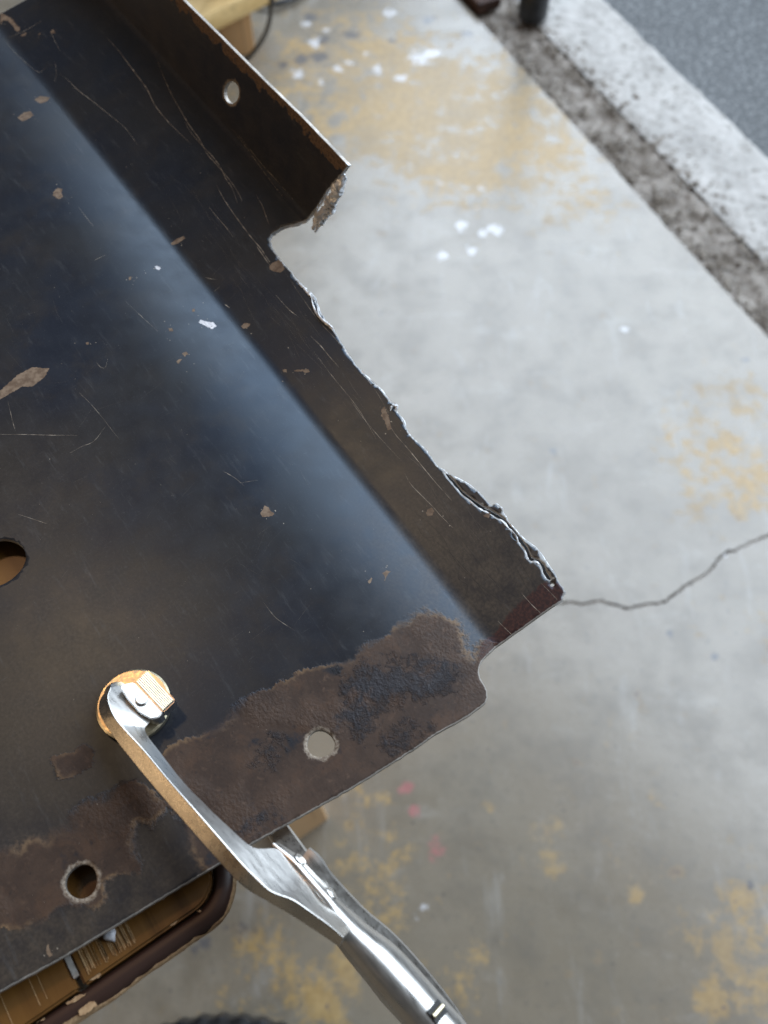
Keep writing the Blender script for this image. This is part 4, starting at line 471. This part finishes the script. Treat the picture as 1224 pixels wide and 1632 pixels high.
# edge band: rounded moulding along the near edge, round the corner, up the right edge
path = [(0, -.42+i*.0015) for i in range(int((.42-RC)/.0015)+1)]
ncorner = len(path)+14
path += [(RC-RC*math.cos(a), -RC+RC*math.sin(a)) for a in [math.pi/2*i/16 for i in range(1, 17)]]
path += [(RC+i*.01, 0) for i in range(1, 60)]
def inward(i):
    a = path[max(i-1, 0)]; b = path[min(i+1, len(path)-1)]; d = Vector((b[0]-a[0], b[1]-a[1])).normalized(); inn = Vector((d.y, -d.x))
    return -inn if inn.dot(Vector((.2-path[i][0], -.2-path[i][1]))) < 0 else inn
rings = []; rimv = []
for i, (l, s) in enumerate(path):
    inn = inward(i); wv = .0005*mnoise.noise(Vector((i*.13, 2, 0)))+.0002*mnoise.noise(Vector((i*.6, 7, 0)))
    prof = [(.0030+wv, -.0085), (.0004+wv, -.0050), (wv, -.0034), (.0008+wv, -.0018), (.0022, -.0010), (.0050, -.0008), (bw-.0016, -.0012), (bw-.0005, -.0028), (bw-.0005, -.0085)]
    rings.append([bp_(l+inn.x*o_, s+inn.y*o_, zb+z) for o_, z in prof])
    n1 = mnoise.noise(Vector((i*.060, 9, 1)))+.35*mnoise.noise(Vector((i*.5, 4, 1)))
    k = min(1, max(0, n1+.30))
    e_ = .00012; rimv.append([bp_(l+inn.x*(wv-e_), s+inn.y*(wv-e_), zb-.0034-.001*k), bp_(l+inn.x*(.0002+wv-e_), s+inn.y*(.0002+wv-e_), zb-.0026+e_), bp_(l+inn.x*(.0008+wv)*k, s+inn.y*(.0008+wv)*k, zb-.0018+e_-(.0008*(1-k))), bp_(l+inn.x*.0020*k, s+inn.y*.0020*k, zb-.0010+e_-(.0016*(1-k)))])
v, f = loft(rings); band = link('edge_band', sharp(local(bench, mesh('edge_band', v, f)), 50), M['brown'], bench)
v, f = loft(rimv, False, False); link('chipped_rim', local(bench, mesh('chipped_rim', v, f)), M['rawchip'], bench)
def chipmesh(poly, z, th):
    c = sum((Vector(p) for p in poly), Vector())/len(poly); pts = []
    for i in range(len(poly)):
        a_, b_ = Vector(poly[i]), Vector(poly[(i+1) % len(poly)]); m = max(1, int((b_-a_).length/.0005))
        pts += [a_.lerp(b_, j/m)+Vector((random.gauss(0, .00012), random.gauss(0, .00012), 0)) for j in range(m)]
    n = len(pts); v = [(p.x, p.y, z) for p in pts]+[(p.x, p.y, z+th) for p in pts]
    return v, [tuple(range(n, 2*n))]+[(i, (i+1) % n, n+(i+1) % n, n+i) for i in range(n)]
for k, pl in enumerate(BCHIPS):
    v, f = chipmesh(pl, zb-.0011, .0005)
    link('bare_wood_patch', local(bench, mesh('chip', v, f, False)), M['rawchip'], bench)
# legs
fc = Vector(STOOLFOOT[0])
def leg(top, foot, hw):
    T0, F0 = Vector(top), Vector(foot); ax = Vector((FN.x, FN.y, 0)); ay = Vector((FL_.x, FL_.y, 0)); rings = []
    for p, k in ((F0, 1.), (T0, 1.15)):
        rings.append([p+ax*x*hw*k+ay*y*hw*k for x, y in ((-1,-.9),(-.9,-1),(.9,-1),(1,-.9),(1,.9),(.9,1),(-.9,1),(-1,.9))])
    v, f = loft(rings); link('leg', sharp(local(bench, mesh('leg', v, f)), 30), M['pine'], bench)
l0, s0 = to_ls(fc); fl, fs = l0+.022, s0-.024
for dl, ds in ((0, 0), (.30, 0), (0, -.40), (.30, -.40)):
    leg(plan(fl+dl+(.02 if dl == 0 else -.02), fs+ds+(-.05 if ds == 0 else .05), zb-.024), plan(fl+dl, fs+ds, 0), .024)

# ------------------------------------------------------------------ STEEL PANEL
TH = 1.5
def make_profile():
    pts = [(-196., 893.5, -202.5), (-196., 899.0, -197.), (-195.6, 899.7, -196.2), (-195., 900., -195.4)]
    pts += [(s, 900., s) for s in np.arange(-194, -60, 2.)]
    for s in np.arange(-60, 46.01, .25):
        z = 900. if s < -42 else (900.-4.3*((s+42)/42)**2 if s <= 0 else 895.7+.22*s)
        if abs(s) < 2.6: z += .106*(2.6-abs(s))**2/2.6
        pts.append((s, z, s))
    s0, z0, q = pts[-1]; a = math.atan(.22); a1 = math.radians(70); n = 8; da = (a1-a)/n
    for i in range(n):
        seg = 4.*da; m = a+da*(i+.5); s0 += seg*math.cos(m); z0 += seg*math.sin(m); q += seg; pts.append((s0, z0, q))
    for i in range(30): s0 += 2*math.cos(a1); z0 += 2*math.sin(a1); q += 2; pts.append((s0, z0, q))
    return np.array(pts)
PR = make_profile()
def lift(P, off=0.):            # (l,q) in mm -> world metres, moved off mm along the surface normal
    P = np.asarray(P, float); q = P[:, 1]
    s = np.interp(q, PR[:, 2], PR[:, 0]); z = np.interp(q, PR[:, 2], PR[:, 1])
    e = .2; ts = np.interp(q+e, PR[:, 2], PR[:, 0])-np.interp(q-e, PR[:, 2], PR[:, 0]); tz = np.interp(q+e, PR[:, 2], PR[:, 1])-np.interp(q-e, PR[:, 2], PR[:, 1])
    nn = np.hypot(ts, tz)+1e-9; s = s-tz/nn*off; z = z+ts/nn*off
    l = P[:, 0]/1000; s = s/1000
    # the sheet is not dead flat: a slow, shallow waviness
    wv = .00025*np.sin(l*23+1.)*np.cos(s*31)+.00012*np.sin(l*61+s*40)
    return np.stack([FO.x+FL_.x*l+FN.x*s, FO.y+FL_.y*l+FN.y*s, z/1000+wv], 1)
OUT = [tuple(p) for p in OUTLINE]
lo, hi = min(p[0] for p in OUT), max(p[0] for p in OUT)
gl, gq = np.meshgrid(np.arange(lo, hi, 1.25), np.arange(-201, 86, 1.25))
G = np.stack([gl.ravel(), gq.ravel()], 1)+rng.uniform(-.2, .2, (gl.size, 2))
ex = []
for q in list(np.arange(-3, 3.01, .3))+list(np.arange(45, 51, .5)): ex += [(l, q) for l in np.arange(lo, hi, 2.)]
for q in (-197.5, -197, -196.5, -196, -195.5, -195): ex += [(l, q) for l in np.arange(lo, hi, 3.)]
G = np.concatenate([G[(np.abs(G[:, 1]) > 3.6)], np.array(ex)])
ok = inside(G, OUT)
for h in HOLES: ok &= ~inside(G, h)
G = G[ok]; near = np.minimum.reduce([segdist(G, OUT)]+[segdist(G, h) for h in HOLES]); G = G[near > .3]
def keep(c):
    k = inside(c, OUT)
    for h in HOLES: k &= ~inside(c, h)
    return k
P, F_ = cdt([OUT]+HOLES, G.tolist(), keep, 1e-4)
F_ = F_[:, ::-1] if False else F_
n = len(P)
E_ = np.sort(np.concatenate([F_[:, [0, 1]], F_[:, [1, 2]], F_[:, [2, 0]]]), 1)
Ed = np.concatenate([F_[:, [0, 1]], F_[:, [1, 2]], F_[:, [2, 0]]])
key = E_[:, 0]*n+E_[:, 1]; u, inv, cnt = np.unique(key, return_inverse=True, return_counts=True)
B = Ed[cnt[inv] == 1]
top = lift(P); bot = lift(P, -TH)
# rolled-over, slightly ragged lower lip of the torn edge
V = np.concatenate([top, bot])
# orientation: l x q in the plate frame
tri0 = top[F_[0]]; nz = np.cross(tri0[1]-tri0[0], tri0[2]-tri0[0])[2]
if nz < 0: F_ = F_[:, ::-1]; B = B[:, ::-1]
FA = np.concatenate([F_, F_[:, ::-1]+n, np.c_[B[:, 1], B[:, 0], B[:, 0]+n], np.c_[B[:, 1], B[:, 0]+n, B[:, 1]+n]])
me = bmesh_np('panel', V, FA)
nf = len(F_)*2; sm = np.ones(len(FA), bool); sm[nf:] = False; me.polygons.foreach_set('use_smooth', sm)
dcut = segdist(P, CUTLINE, False); dcut = np.minimum(dcut, segdist(P, HOLES[4]))
mi = np.zeros(len(FA), np.int32); wall = np.where(np.minimum(dcut[B[:, 0]], dcut[B[:, 1]]) < .8, 1, 2); mi[nf:nf+len(B)] = wall; mi[nf+len(B):] = wall
me.polygons.foreach_set('material_index', mi)
def both(x): return np.concatenate([x, x])
fattr(me, 'rust', both(sdf(P, RUST))); fattr(me, 'red', both(sdf(P, RED))); fattr(me, 'blue', both(sdf(P, BLUE)))
fattr(me, 'hole', both(np.minimum.reduce([segdist(P, h) for h in HOLES[1:4]])))
fattr(me, 'rim', both(segdist(P, RIMLINE, False)+np.where(P[:, 1] < 52, 40, 0)))
fattr(me, 'cut', both(np.minimum(segdist(P, OUT), segdist(P, HOLES[4]))))
hz = np.zeros(n)
for l, q, rl, rq, wgt in HAZE: hz = hz+(1-hz)*wgt*np.exp(-((P[:, 0]-l)/rl)**2-((P[:, 1]-q)/rq)**2)
hz = np.where(P[:, 1] > 47, np.maximum(hz, .32), hz)
fattr(me, 'haze', both(hz))
a = me.attributes.new('lq', 'FLOAT_VECTOR', 'POINT'); a.data.foreach_set('vector', np.concatenate([np.c_[P, np.zeros(n)], np.c_[P, np.full(n, 90.)]]).astype(np.float32).ravel())
panel = empty('steel_panel', plan(.2, -.08, ZP))
tag(panel, 'dark rusted steel sheet panel with bolt holes and a torn silver edge', 'metal panel')
sheet = link('sheet', local(panel, me), [M['plate'], M['cut'], M['cutdull']], panel)
def ribbon_mesh(lst, off):
    v = []; f = []
    for pts, wd in lst:
        pts = [Vector((*p, 0)) for p in pts]
        if len(pts) < 2: continue
        sp = smooth_path(pts, 6); arr = np.array([(p.x, p.y) for p in sp]); ins = inside(arr, OUT)
        for h in HOLES: ins &= ~inside(arr, h)
        # stay off the steep flange for the random ones
        prev = None; m = len(sp); ph = random.random()*50
        for i, p in enumerate(sp):
            if not ins[i]: prev = None; continue
            d = (sp[min(i+1, m-1)]-sp[max(i-1, 0)]).normalized(); nn = Vector((-d.y, d.x, 0))
            k = max(.12, .55+.75*mnoise.noise(Vector((i*.7+ph, 0, 0))))*min(1, .25+2.2*min(i, m-1-i)/m)*wd*.5
            w3 = lift(np.array([(p.x+nn.x*k, p.y+nn.y*k), (p.x-nn.x*k, p.y-nn.y*k)]), off); b = len(v); v += [w3[0], w3[1]]
            if prev is not None: f.append((prev, prev+1, b+1, b))
            prev = b
    return v, f
v, f = ribbon_mesh([(p, w_*.8) for p, w_ in SCRATCH[NAMED:]], .02); o = link('hairline_scratches', local(panel, mesh('hairlines', v, f)), M['hair'], panel); o['kind'] = 'stuff'
v, f = ribbon_mesh([(p, w_*1.25) for p, w_ in SCRATCH[:NAMED]], .02); o = link('scratches', local(panel, mesh('scratches', v, f)), M['scratch'], panel); o['kind'] = 'stuff'
v, f = ribbon_mesh(DARKSCR, .02); o = link('dark_scores', local(panel, mesh('dark_scores', v, f)), M['dscr'], panel); o['kind'] = 'stuff'
def ragged(pl, jit, step=.35):
    pts = []
    for i in range(len(pl)):
        a_, b_ = pl[i], pl[(i+1) % len(pl)]; d = math.dist(a_, b_); m = max(1, int(d/step))
        for j in range(m):
            tt = j/m; n_ = mnoise.noise(Vector((a_[0]*1.7+j*.45, a_[1]*1.7, 3)))*jit*2
            ux, uy = (b_[1]-a_[1])/max(d, .01), -(b_[0]-a_[0])/max(d, .01)
            pts.append((a_[0]+(b_[0]-a_[0])*tt+ux*n_+random.gauss(0, jit*.3), a_[1]+(b_[1]-a_[1])*tt+uy*n_+random.gauss(0, jit*.3)))
    return pts
fv = []; ff = []
for k, pl in enumerate(CHIPS):
    v3 = lift(np.array(ragged(pl, .16)), .025)
    link('paint_chip', local(panel, mesh('chip', v3, [tuple(range(len(v3)))], False)), M['chipw'] if k in (5, 6) else M['chip'], panel)
    cx = sum(p[0] for p in pl)/len(pl); cy = sum(p[1] for p in pl)/len(pl)
    for q_ in range(random.randint(2, 6)):         # flecks round each chip
        x_, y_ = cx+random.gauss(0, 3.2), cy+random.gauss(0, 2.4); r_ = random.uniform(.08, .30); b = len(fv); m = 7
        w3 = lift(np.array([(x_+r_*random.uniform(.5, 1.3)*math.cos(6.283*i/m), y_+r_*random.uniform(.4, 1.2)*math.sin(6.283*i/m)) for i in range(m)]), .024)
        fv += [tuple(p) for p in w3]; ff.append(tuple(range(b, b+m)))
pq = np.stack([rng.uniform(0, 400, 520), rng.uniform(-160, 44, 520)], 1); pq = pq[keep(pq)]
for x_, y_ in pq:                                   # dust and pin-head chips all over
    r_ = float(rng.choice([.06, .08, .10, .16], p=[.4, .3, .2, .1])); b = len(fv); m = 6
    w3 = lift(np.array([(x_+r_*random.uniform(.5, 1.3)*math.cos(6.283*i/m), y_+r_*random.uniform(.4, 1.2)*math.sin(6.283*i/m)) for i in range(m)]), .024)
    fv += [tuple(p) for p in w3]; ff.append(tuple(range(b, b+m)))
o = link('flecks', local(panel, mesh('flecks', fv, ff, False)), M['scratch'], panel); o['kind'] = 'stuff'
# torn burrs
def burr(pts, rad, seed, off, name='torn_burr', n=9, amp=.5, fq=.55):
    random.seed(seed); w3 = [Vector(p) for p in lift(np.array(pts), off)]; sp = smooth_path(w3, 8); rings = []
    for i, p in enumerate(sp):
        d = (sp[min(i+1, len(sp)-1)]-sp[max(i-1, 0)]).normalized(); a = d.cross(Vector((0, 0, 1))).normalized(); b = a.cross(d)
        env = min(1, .2+4*min(i, len(sp)-1-i)/len(sp))
        rings.append([p+(a*math.cos(t)+b*math.sin(t)*.8)*rad*env*max(.12, 1+amp*1.6*mnoise.noise(Vector((i*fq+seed, math.cos(t)*1.2, math.sin(t)*1.2)))) for t in [2*math.pi*j/n for j in range(n)]])
    v, f = loft(rings); link(name, sharp(local(panel, mesh(name, v, f)), 45), M['cut'], panel)
burr([(p[0]+.9, p[1]) for p in BURR_A], .0025, 3, -1.6, amp=.5, n=14, fq=.27); burr([(p[0]-.9, p[1]) for p in BURR_A[2:]], .0014, 9, -1.6, amp=.7, n=12)
for k, b in enumerate(BURR_B): burr(b, .00035 if k else .0006, 20+k, -.3+.5*k)
burr(BURR_C, .0005, 40, 0.)
sl = HOLES[4]; hs = len(sl)//2
for a_, b_ in ((3, 16), (16, 24), (22, 38), (36, 49)): burr(CUTLINE[a_:b_], .00026, 60+a_, -.45, 'torn_lip', 7, 1.3, .16)
burr(CUTLINE[46:], .0004, 91, -.9, 'torn_lip', 7, 1.0, .25)
burr(sl[:hs], .00026, 50, -.2, 'torn_lip', 7, 1.0, .2)
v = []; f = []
for i in range(hs):                       # added near-black strip below the split, standing in for its inner shade
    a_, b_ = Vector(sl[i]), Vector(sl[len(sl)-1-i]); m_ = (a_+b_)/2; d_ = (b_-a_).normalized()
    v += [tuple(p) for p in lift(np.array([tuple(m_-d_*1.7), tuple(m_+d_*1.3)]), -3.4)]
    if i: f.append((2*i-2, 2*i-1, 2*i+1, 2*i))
link('split_shade_strip', local(panel, mesh('split_shade_strip', v, f)), M['dark'], panel)

# ------------------------------------------------------------------ LOCKING CLAMP
clamp = empty('locking_clamp', PADC)
tag(clamp, 'silver locking C-clamp with swivel pad gripping the panel and the bench', 'clamp')
st = [[smooth_path([s_[i] for s_ in ARM], 5)[k] for i in range(3)] for k in range(5*(len(ARM)-1)+1)]
rings = []
for Lp, Mp, Rp in st:
    Bp = Lp+Rp-Mp; Bp.z = min(Bp.z, Lp.z-.002)
    c4 = [Lp, Mp, Rp, Bp]; ring = []
    for i in range(4):
        p = c4[i]; a_ = c4[i-1]; b_ = c4[(i+1) % 4]
        ka = min(.3, .00035/max((a_-p).length, 1e-5)); kb = min(.3, .00035/max((b_-p).length, 1e-5))
        pa, pb = p.lerp(a_, ka), p.lerp(b_, kb); ring += [pa, (pa+pb)*.3+p*.4, pb]
    rings.append(ring)
# round the head off
h0 = rings[0]; c = sum(h0, Vector())/len(h0); d0 = (sum(rings[0], Vector())-sum(rings[3], Vector())).normalized()
rings = [[c+(p-c)*.35+d0*.0022 for p in h0], [c+(p-c)*.75+d0*.0014 for p in h0]]+rings
v, f = loft(rings); me = mesh('fixed_jaw', v, f)
for i, pl in enumerate(me.polygons):
    if i < 12*(len(rings)-1) and i % 12 in (1, 2, 3): pl.material_index = 1
link('fixed_jaw', sharp(local(clamp, me), 14), [M['clamp'], M['clampside']], clamp)
# formed sheet handle
HL = smooth_path([h[0] for h in HANDLE], 6); HR = smooth_path([h[1] for h in HANDLE], 6)
def hpoint(i, th):
    a_, b_ = HL[i], HR[i]; u = i/(len(HL)-1); wdt = (b_-a_).length; ah = .0070+.001*math.sin(math.pi*min(1, u*1.2)); lowr = .007
    x = -math.cos(math.pi-th) if False else math.cos(th); x0 = -.34
    k = (x-x0)/(1-x0) if x > x0 else (x0-x)/(1+x0); y = math.sqrt(max(0, 1-k*k))
    p = (a_+b_)/2 + (b_-a_)/2*x
    return Vector((p.x, p.y, p.z-lowr+(ah+lowr*.6)*y))
rings = []
for i in range(len(HL)):
    rings.append([hpoint(i, math.pi*(1-j/22)) for j in range(23)]+[hpoint(i, 0)+Vector((0, 0, -.004)), hpoint(i, math.pi)+Vector((0, 0, -.004))])
v, f = loft(rings); link('handle', sharp(local(clamp, mesh('handle', v, f)), 50), M['clamp'], clamp)
def rivet(c, r, h, ax, nm='rivet'):
    v, f = disc(c, r, h, 20, .4, ax); v2, f2 = disc(Vector(c)+Vector(ax).normalized()*h*.8, r*.5, h*.35, 16, .4, ax); b = len(v); v += v2; f += [tuple(x+b for x in q) for q in f2]
    link(nm, sharp(local(clamp, mesh(nm, v, f)), 35), M['clamp'], clamp)
for i, tht in ((7, 1.05), (17, .95)):
    p = hpoint(i, tht); n_ = (hpoint(i, tht-.05)-hpoint(i, tht+.05)).cross(HL[i+1]-HL[i-1]).normalized()
    if n_.z < 0: n_ = -n_
    rivet(p-n_*.0002, .0020, .0007, n_)
# sliding lower jaw, hooks under the bench top
v, f = tube(smooth_path(JAW, 5), 0, rect=(.0032, .0050)); link('lower_jaw', sharp(local(clamp, mesh('lower_jaw', v, f)), 30), M['clamp'], clamp)
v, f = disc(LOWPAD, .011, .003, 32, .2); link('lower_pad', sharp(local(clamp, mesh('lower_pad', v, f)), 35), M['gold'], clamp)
v, f = tube(smooth_path(LEVER, 5), 0, rect=(.0028, .0045)); link('lever_handle', sharp(local(clamp, mesh('lever_handle', v, f)), 30), M['clamp'], clamp)
# slot in the handle, its inner shade drawn as a near-black block, and pin
sa, sb = Vector(SLOT[0]), Vector(SLOT[1]); d = (sb-sa).normalized(); ax = d.cross(Vector((0, 0, 1))).normalized()
ip = 50; pc = hpoint(ip, 1.25); nn_ = (hpoint(ip, 1.2)-hpoint(ip, 1.3)).cross(HL[ip+1]-HL[ip-1]).normalized(); nn_ = nn_ if nn_.z > 0 else -nn_
ay = (HL[ip+1]-HL[ip-1]).normalized(); ax_ = ay.cross(nn_).normalized(); ay = nn_.cross(ax_)
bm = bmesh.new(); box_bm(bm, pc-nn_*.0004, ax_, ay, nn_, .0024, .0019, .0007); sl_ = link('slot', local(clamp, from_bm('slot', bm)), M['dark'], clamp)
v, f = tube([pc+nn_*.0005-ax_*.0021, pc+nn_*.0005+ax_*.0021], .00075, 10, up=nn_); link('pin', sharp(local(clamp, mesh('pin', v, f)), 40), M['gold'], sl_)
# swivel pad
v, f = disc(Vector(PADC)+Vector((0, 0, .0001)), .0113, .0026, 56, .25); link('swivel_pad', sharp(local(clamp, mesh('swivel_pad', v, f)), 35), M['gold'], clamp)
def slabpoly(name, top, depth, mat, bev=.0004):
    bm = bmesh.new(); vs = [bm.verts.new(p) for p in top]; fc_ = bm.faces.new(vs); bm.normal_update()
    if fc_.normal.z < 0: fc_.normal_flip()
    r_ = bmesh.ops.extrude_face_region(bm, geom=[fc_]); nv = [g for g in r_['geom'] if isinstance(g, bmesh.types.BMVert)]
    for q_ in nv: q_.co.z = max(q_.co.z-depth, ZP+.0026)
    bmesh.ops.recalc_face_normals(bm, faces=bm.faces); bmesh.ops.bevel(bm, geom=bm.edges[:], offset=bev, segments=2, affect='EDGES')
    o = link(name, sharp(local(clamp, from_bm(name, bm, True)), 35), mat, clamp); return o
g0, g1, g2, g3 = [Vector(p) for p in GOLD]
slabpoly('pad_bracket', [g0, g1, g2, g3], .008, M['clamp'], .0005)
bm = bmesh.new()                                   # ribbed face on the bracket
for k in range(8):
    t0 = .10+.80*k/8; t1 = t0+.80/8*.9; up_ = Vector((0, 0, .00009))
    a_, b_, c_, d_ = g3.lerp(g0, t0), g2.lerp(g1, t0), g2.lerp(g1, t1), g3.lerp(g0, t1)
    a_, b_ = a_.lerp(b_, .04), b_.lerp(a_, .04); d_, c_ = d_.lerp(c_, .04), c_.lerp(d_, .04)
    m1, m2 = (a_+d_)/2+up_*1.4, (b_+c_)/2+up_*1.4; lo_ = Vector((0, 0, .00002))
    q_ = [bm.verts.new(x) for x in (a_+lo_, b_+lo_, m2, m1, c_+lo_, d_+lo_)]
    bm.faces.new((q_[0], q_[1], q_[2], q_[3])); bm.faces.new((q_[3], q_[2], q_[4], q_[5]))
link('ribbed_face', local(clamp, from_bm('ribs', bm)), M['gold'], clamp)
slabpoly('pad_ear', [Vector(p) for p in EAR], .006, M['clamp'], .0003)
e1 = Vector(EAR[1])-Vector(EAR[0]); e2 = Vector(EAR[5])-Vector(EAR[0]); nE = e1.cross(e2).normalized(); nE = nE if nE.z > 0 else -nE
rivet(Vector(RIVET3)-nE*.0004, .0019, .0006, nE, 'pad_rivet')

# ------------------------------------------------------------------ SMALL THINGS
bm = bmesh.new(); bmesh.ops.create_icosphere(bm, subdivisions=2, radius=.0019)
for vv in bm.verts: vv.co *= 1+.55*mnoise.noise(vv.co*900); vv.co.z *= .7
me = from_bm('crumb', bm, True); cob = link('white_crumb', me, M['chipw']); cob.location = (CRUMB[0], CRUMB[1], zb+.0010)
tag(cob, 'small white crumb on the amber bench board by the panel edge', 'crumb')

# pine stand further back: post and a low rail
A, Bq = Vector(LEGL), Vector(LEGFOOT); fd = (Bq-A).normalized(); dep = Vector((-fd.y, fd.x, 0)); wdt = (Bq-A).length
stand = empty('pine_stand', (A+Bq)/2)
tag(stand, 'pale pine stand with a square post and low rail behind the panel', 'stand')
bm = bmesh.new(); c = (A+Bq)/2+dep*.045+Vector((0, 0, .3)); box_bm(bm, c, fd, dep, Vector((0, 0, 1)), wdt/2, .045, .3, .004)
link('post', sharp(local(stand, from_bm('post', bm, True)), 40), M['pine'], stand)
ra, rb = Vector(RAIL[0]), Vector(RAIL[1]); rd = (rb-ra).normalized(); rn = Vector((-rd.y, rd.x, 0)); ra = ra-rd*.5; rb = rb+rd*.12
bm = bmesh.new(); box_bm(bm, (ra+rb)/2+rn*.06+Vector((0, 0, -.019)), rd, rn, Vector((0, 0, 1)), (rb-ra).length/2, .06, .019, .003)
link('rail', sharp(local(stand, from_bm('rail', bm, True)), 40), M['pine2'], stand)
# cables
v, f = tube(smooth_path(CABLE, 8), .0042, 10); me = mesh('cable', v, f); tag(link('power_cable', me, M['cable']), 'thin black cable hanging beside the pine post', 'cable')
v, f = tube(smooth_path(CABLE2, 8), .0055, 10); me = mesh('cable', v, f); tag(link('floor_cable', me, M['cable']), 'black cable lying on the floor behind the pine post', 'cable')
# tyre lying on the floor at the bottom
tc = Vector(TYRE); tyre = empty('rubber_tyre', tc); tag(tyre, 'black ribbed rubber tyre lying on the floor at the lower edge', 'tyre')
rings = []; NR = 240
for i in range(NR):
    a = 2*math.pi*i/NR; lug = (i % 4) < 2; ring = []
    for rr, zz in ((.150, .012), (.168, .0), (.192, .002), (.205, .012), (.209, .032), (.204, .054), (.190, .066), (.168, .068), (.150, .058), (.140, .035)):
        k = .0025 if (lug and rr > .185) else 0
        R_ = rr+k; ring.append(tc+Vector((R_*math.cos(a), R_*math.sin(a), zz+(k*.6 if zz > .05 else 0))))
    rings.append(ring)
n_ = len(rings[0]); v = [p for r_ in rings for p in r_]; f = [(i*n_+j, ((i+1) % NR)*n_+j, ((i+1) % NR)*n_+(j+1) % n_, i*n_+(j+1) % n_) for i in range(NR) for j in range(n_)]
link('tread', sharp(local(tyre, mesh('tread', v, f)), 30), M['rubber'], tyre)
# black-footed post on the threshold
bp = Vector(BLK); post = empty('door_post', bp); tag(post, 'black rubber-footed post standing on the threshold', 'post')
rings = []
for zz, rr in ((0, .020), (.004, .027), (.012, .031), (.05, .031), (.075, .029), (.085, .024), (.5, .024)):
    rings.append([bp+Vector((rr*math.cos(t_), rr*math.sin(t_), zz-.004)) for t_ in [2*math.pi*j/28 for j in range(28)]])
v, f = loft(rings); link('rubber_foot', local(post, mesh('foot', v, f)), M['rubber'], post)
bm = bmesh.new(); box_bm(bm, sill(-.085, .035, .010), Vector((SD.x, SD.y, 0)), Vector((SN.x, SN.y, 0)), Vector((0, 0, 1)), .085, .028, .012, .004)
tag(link('rusty_bracket', from_bm('rusty_bracket', bm), M['rusty']), 'rusty brown iron bracket in the joint beside the black post', 'bracket')
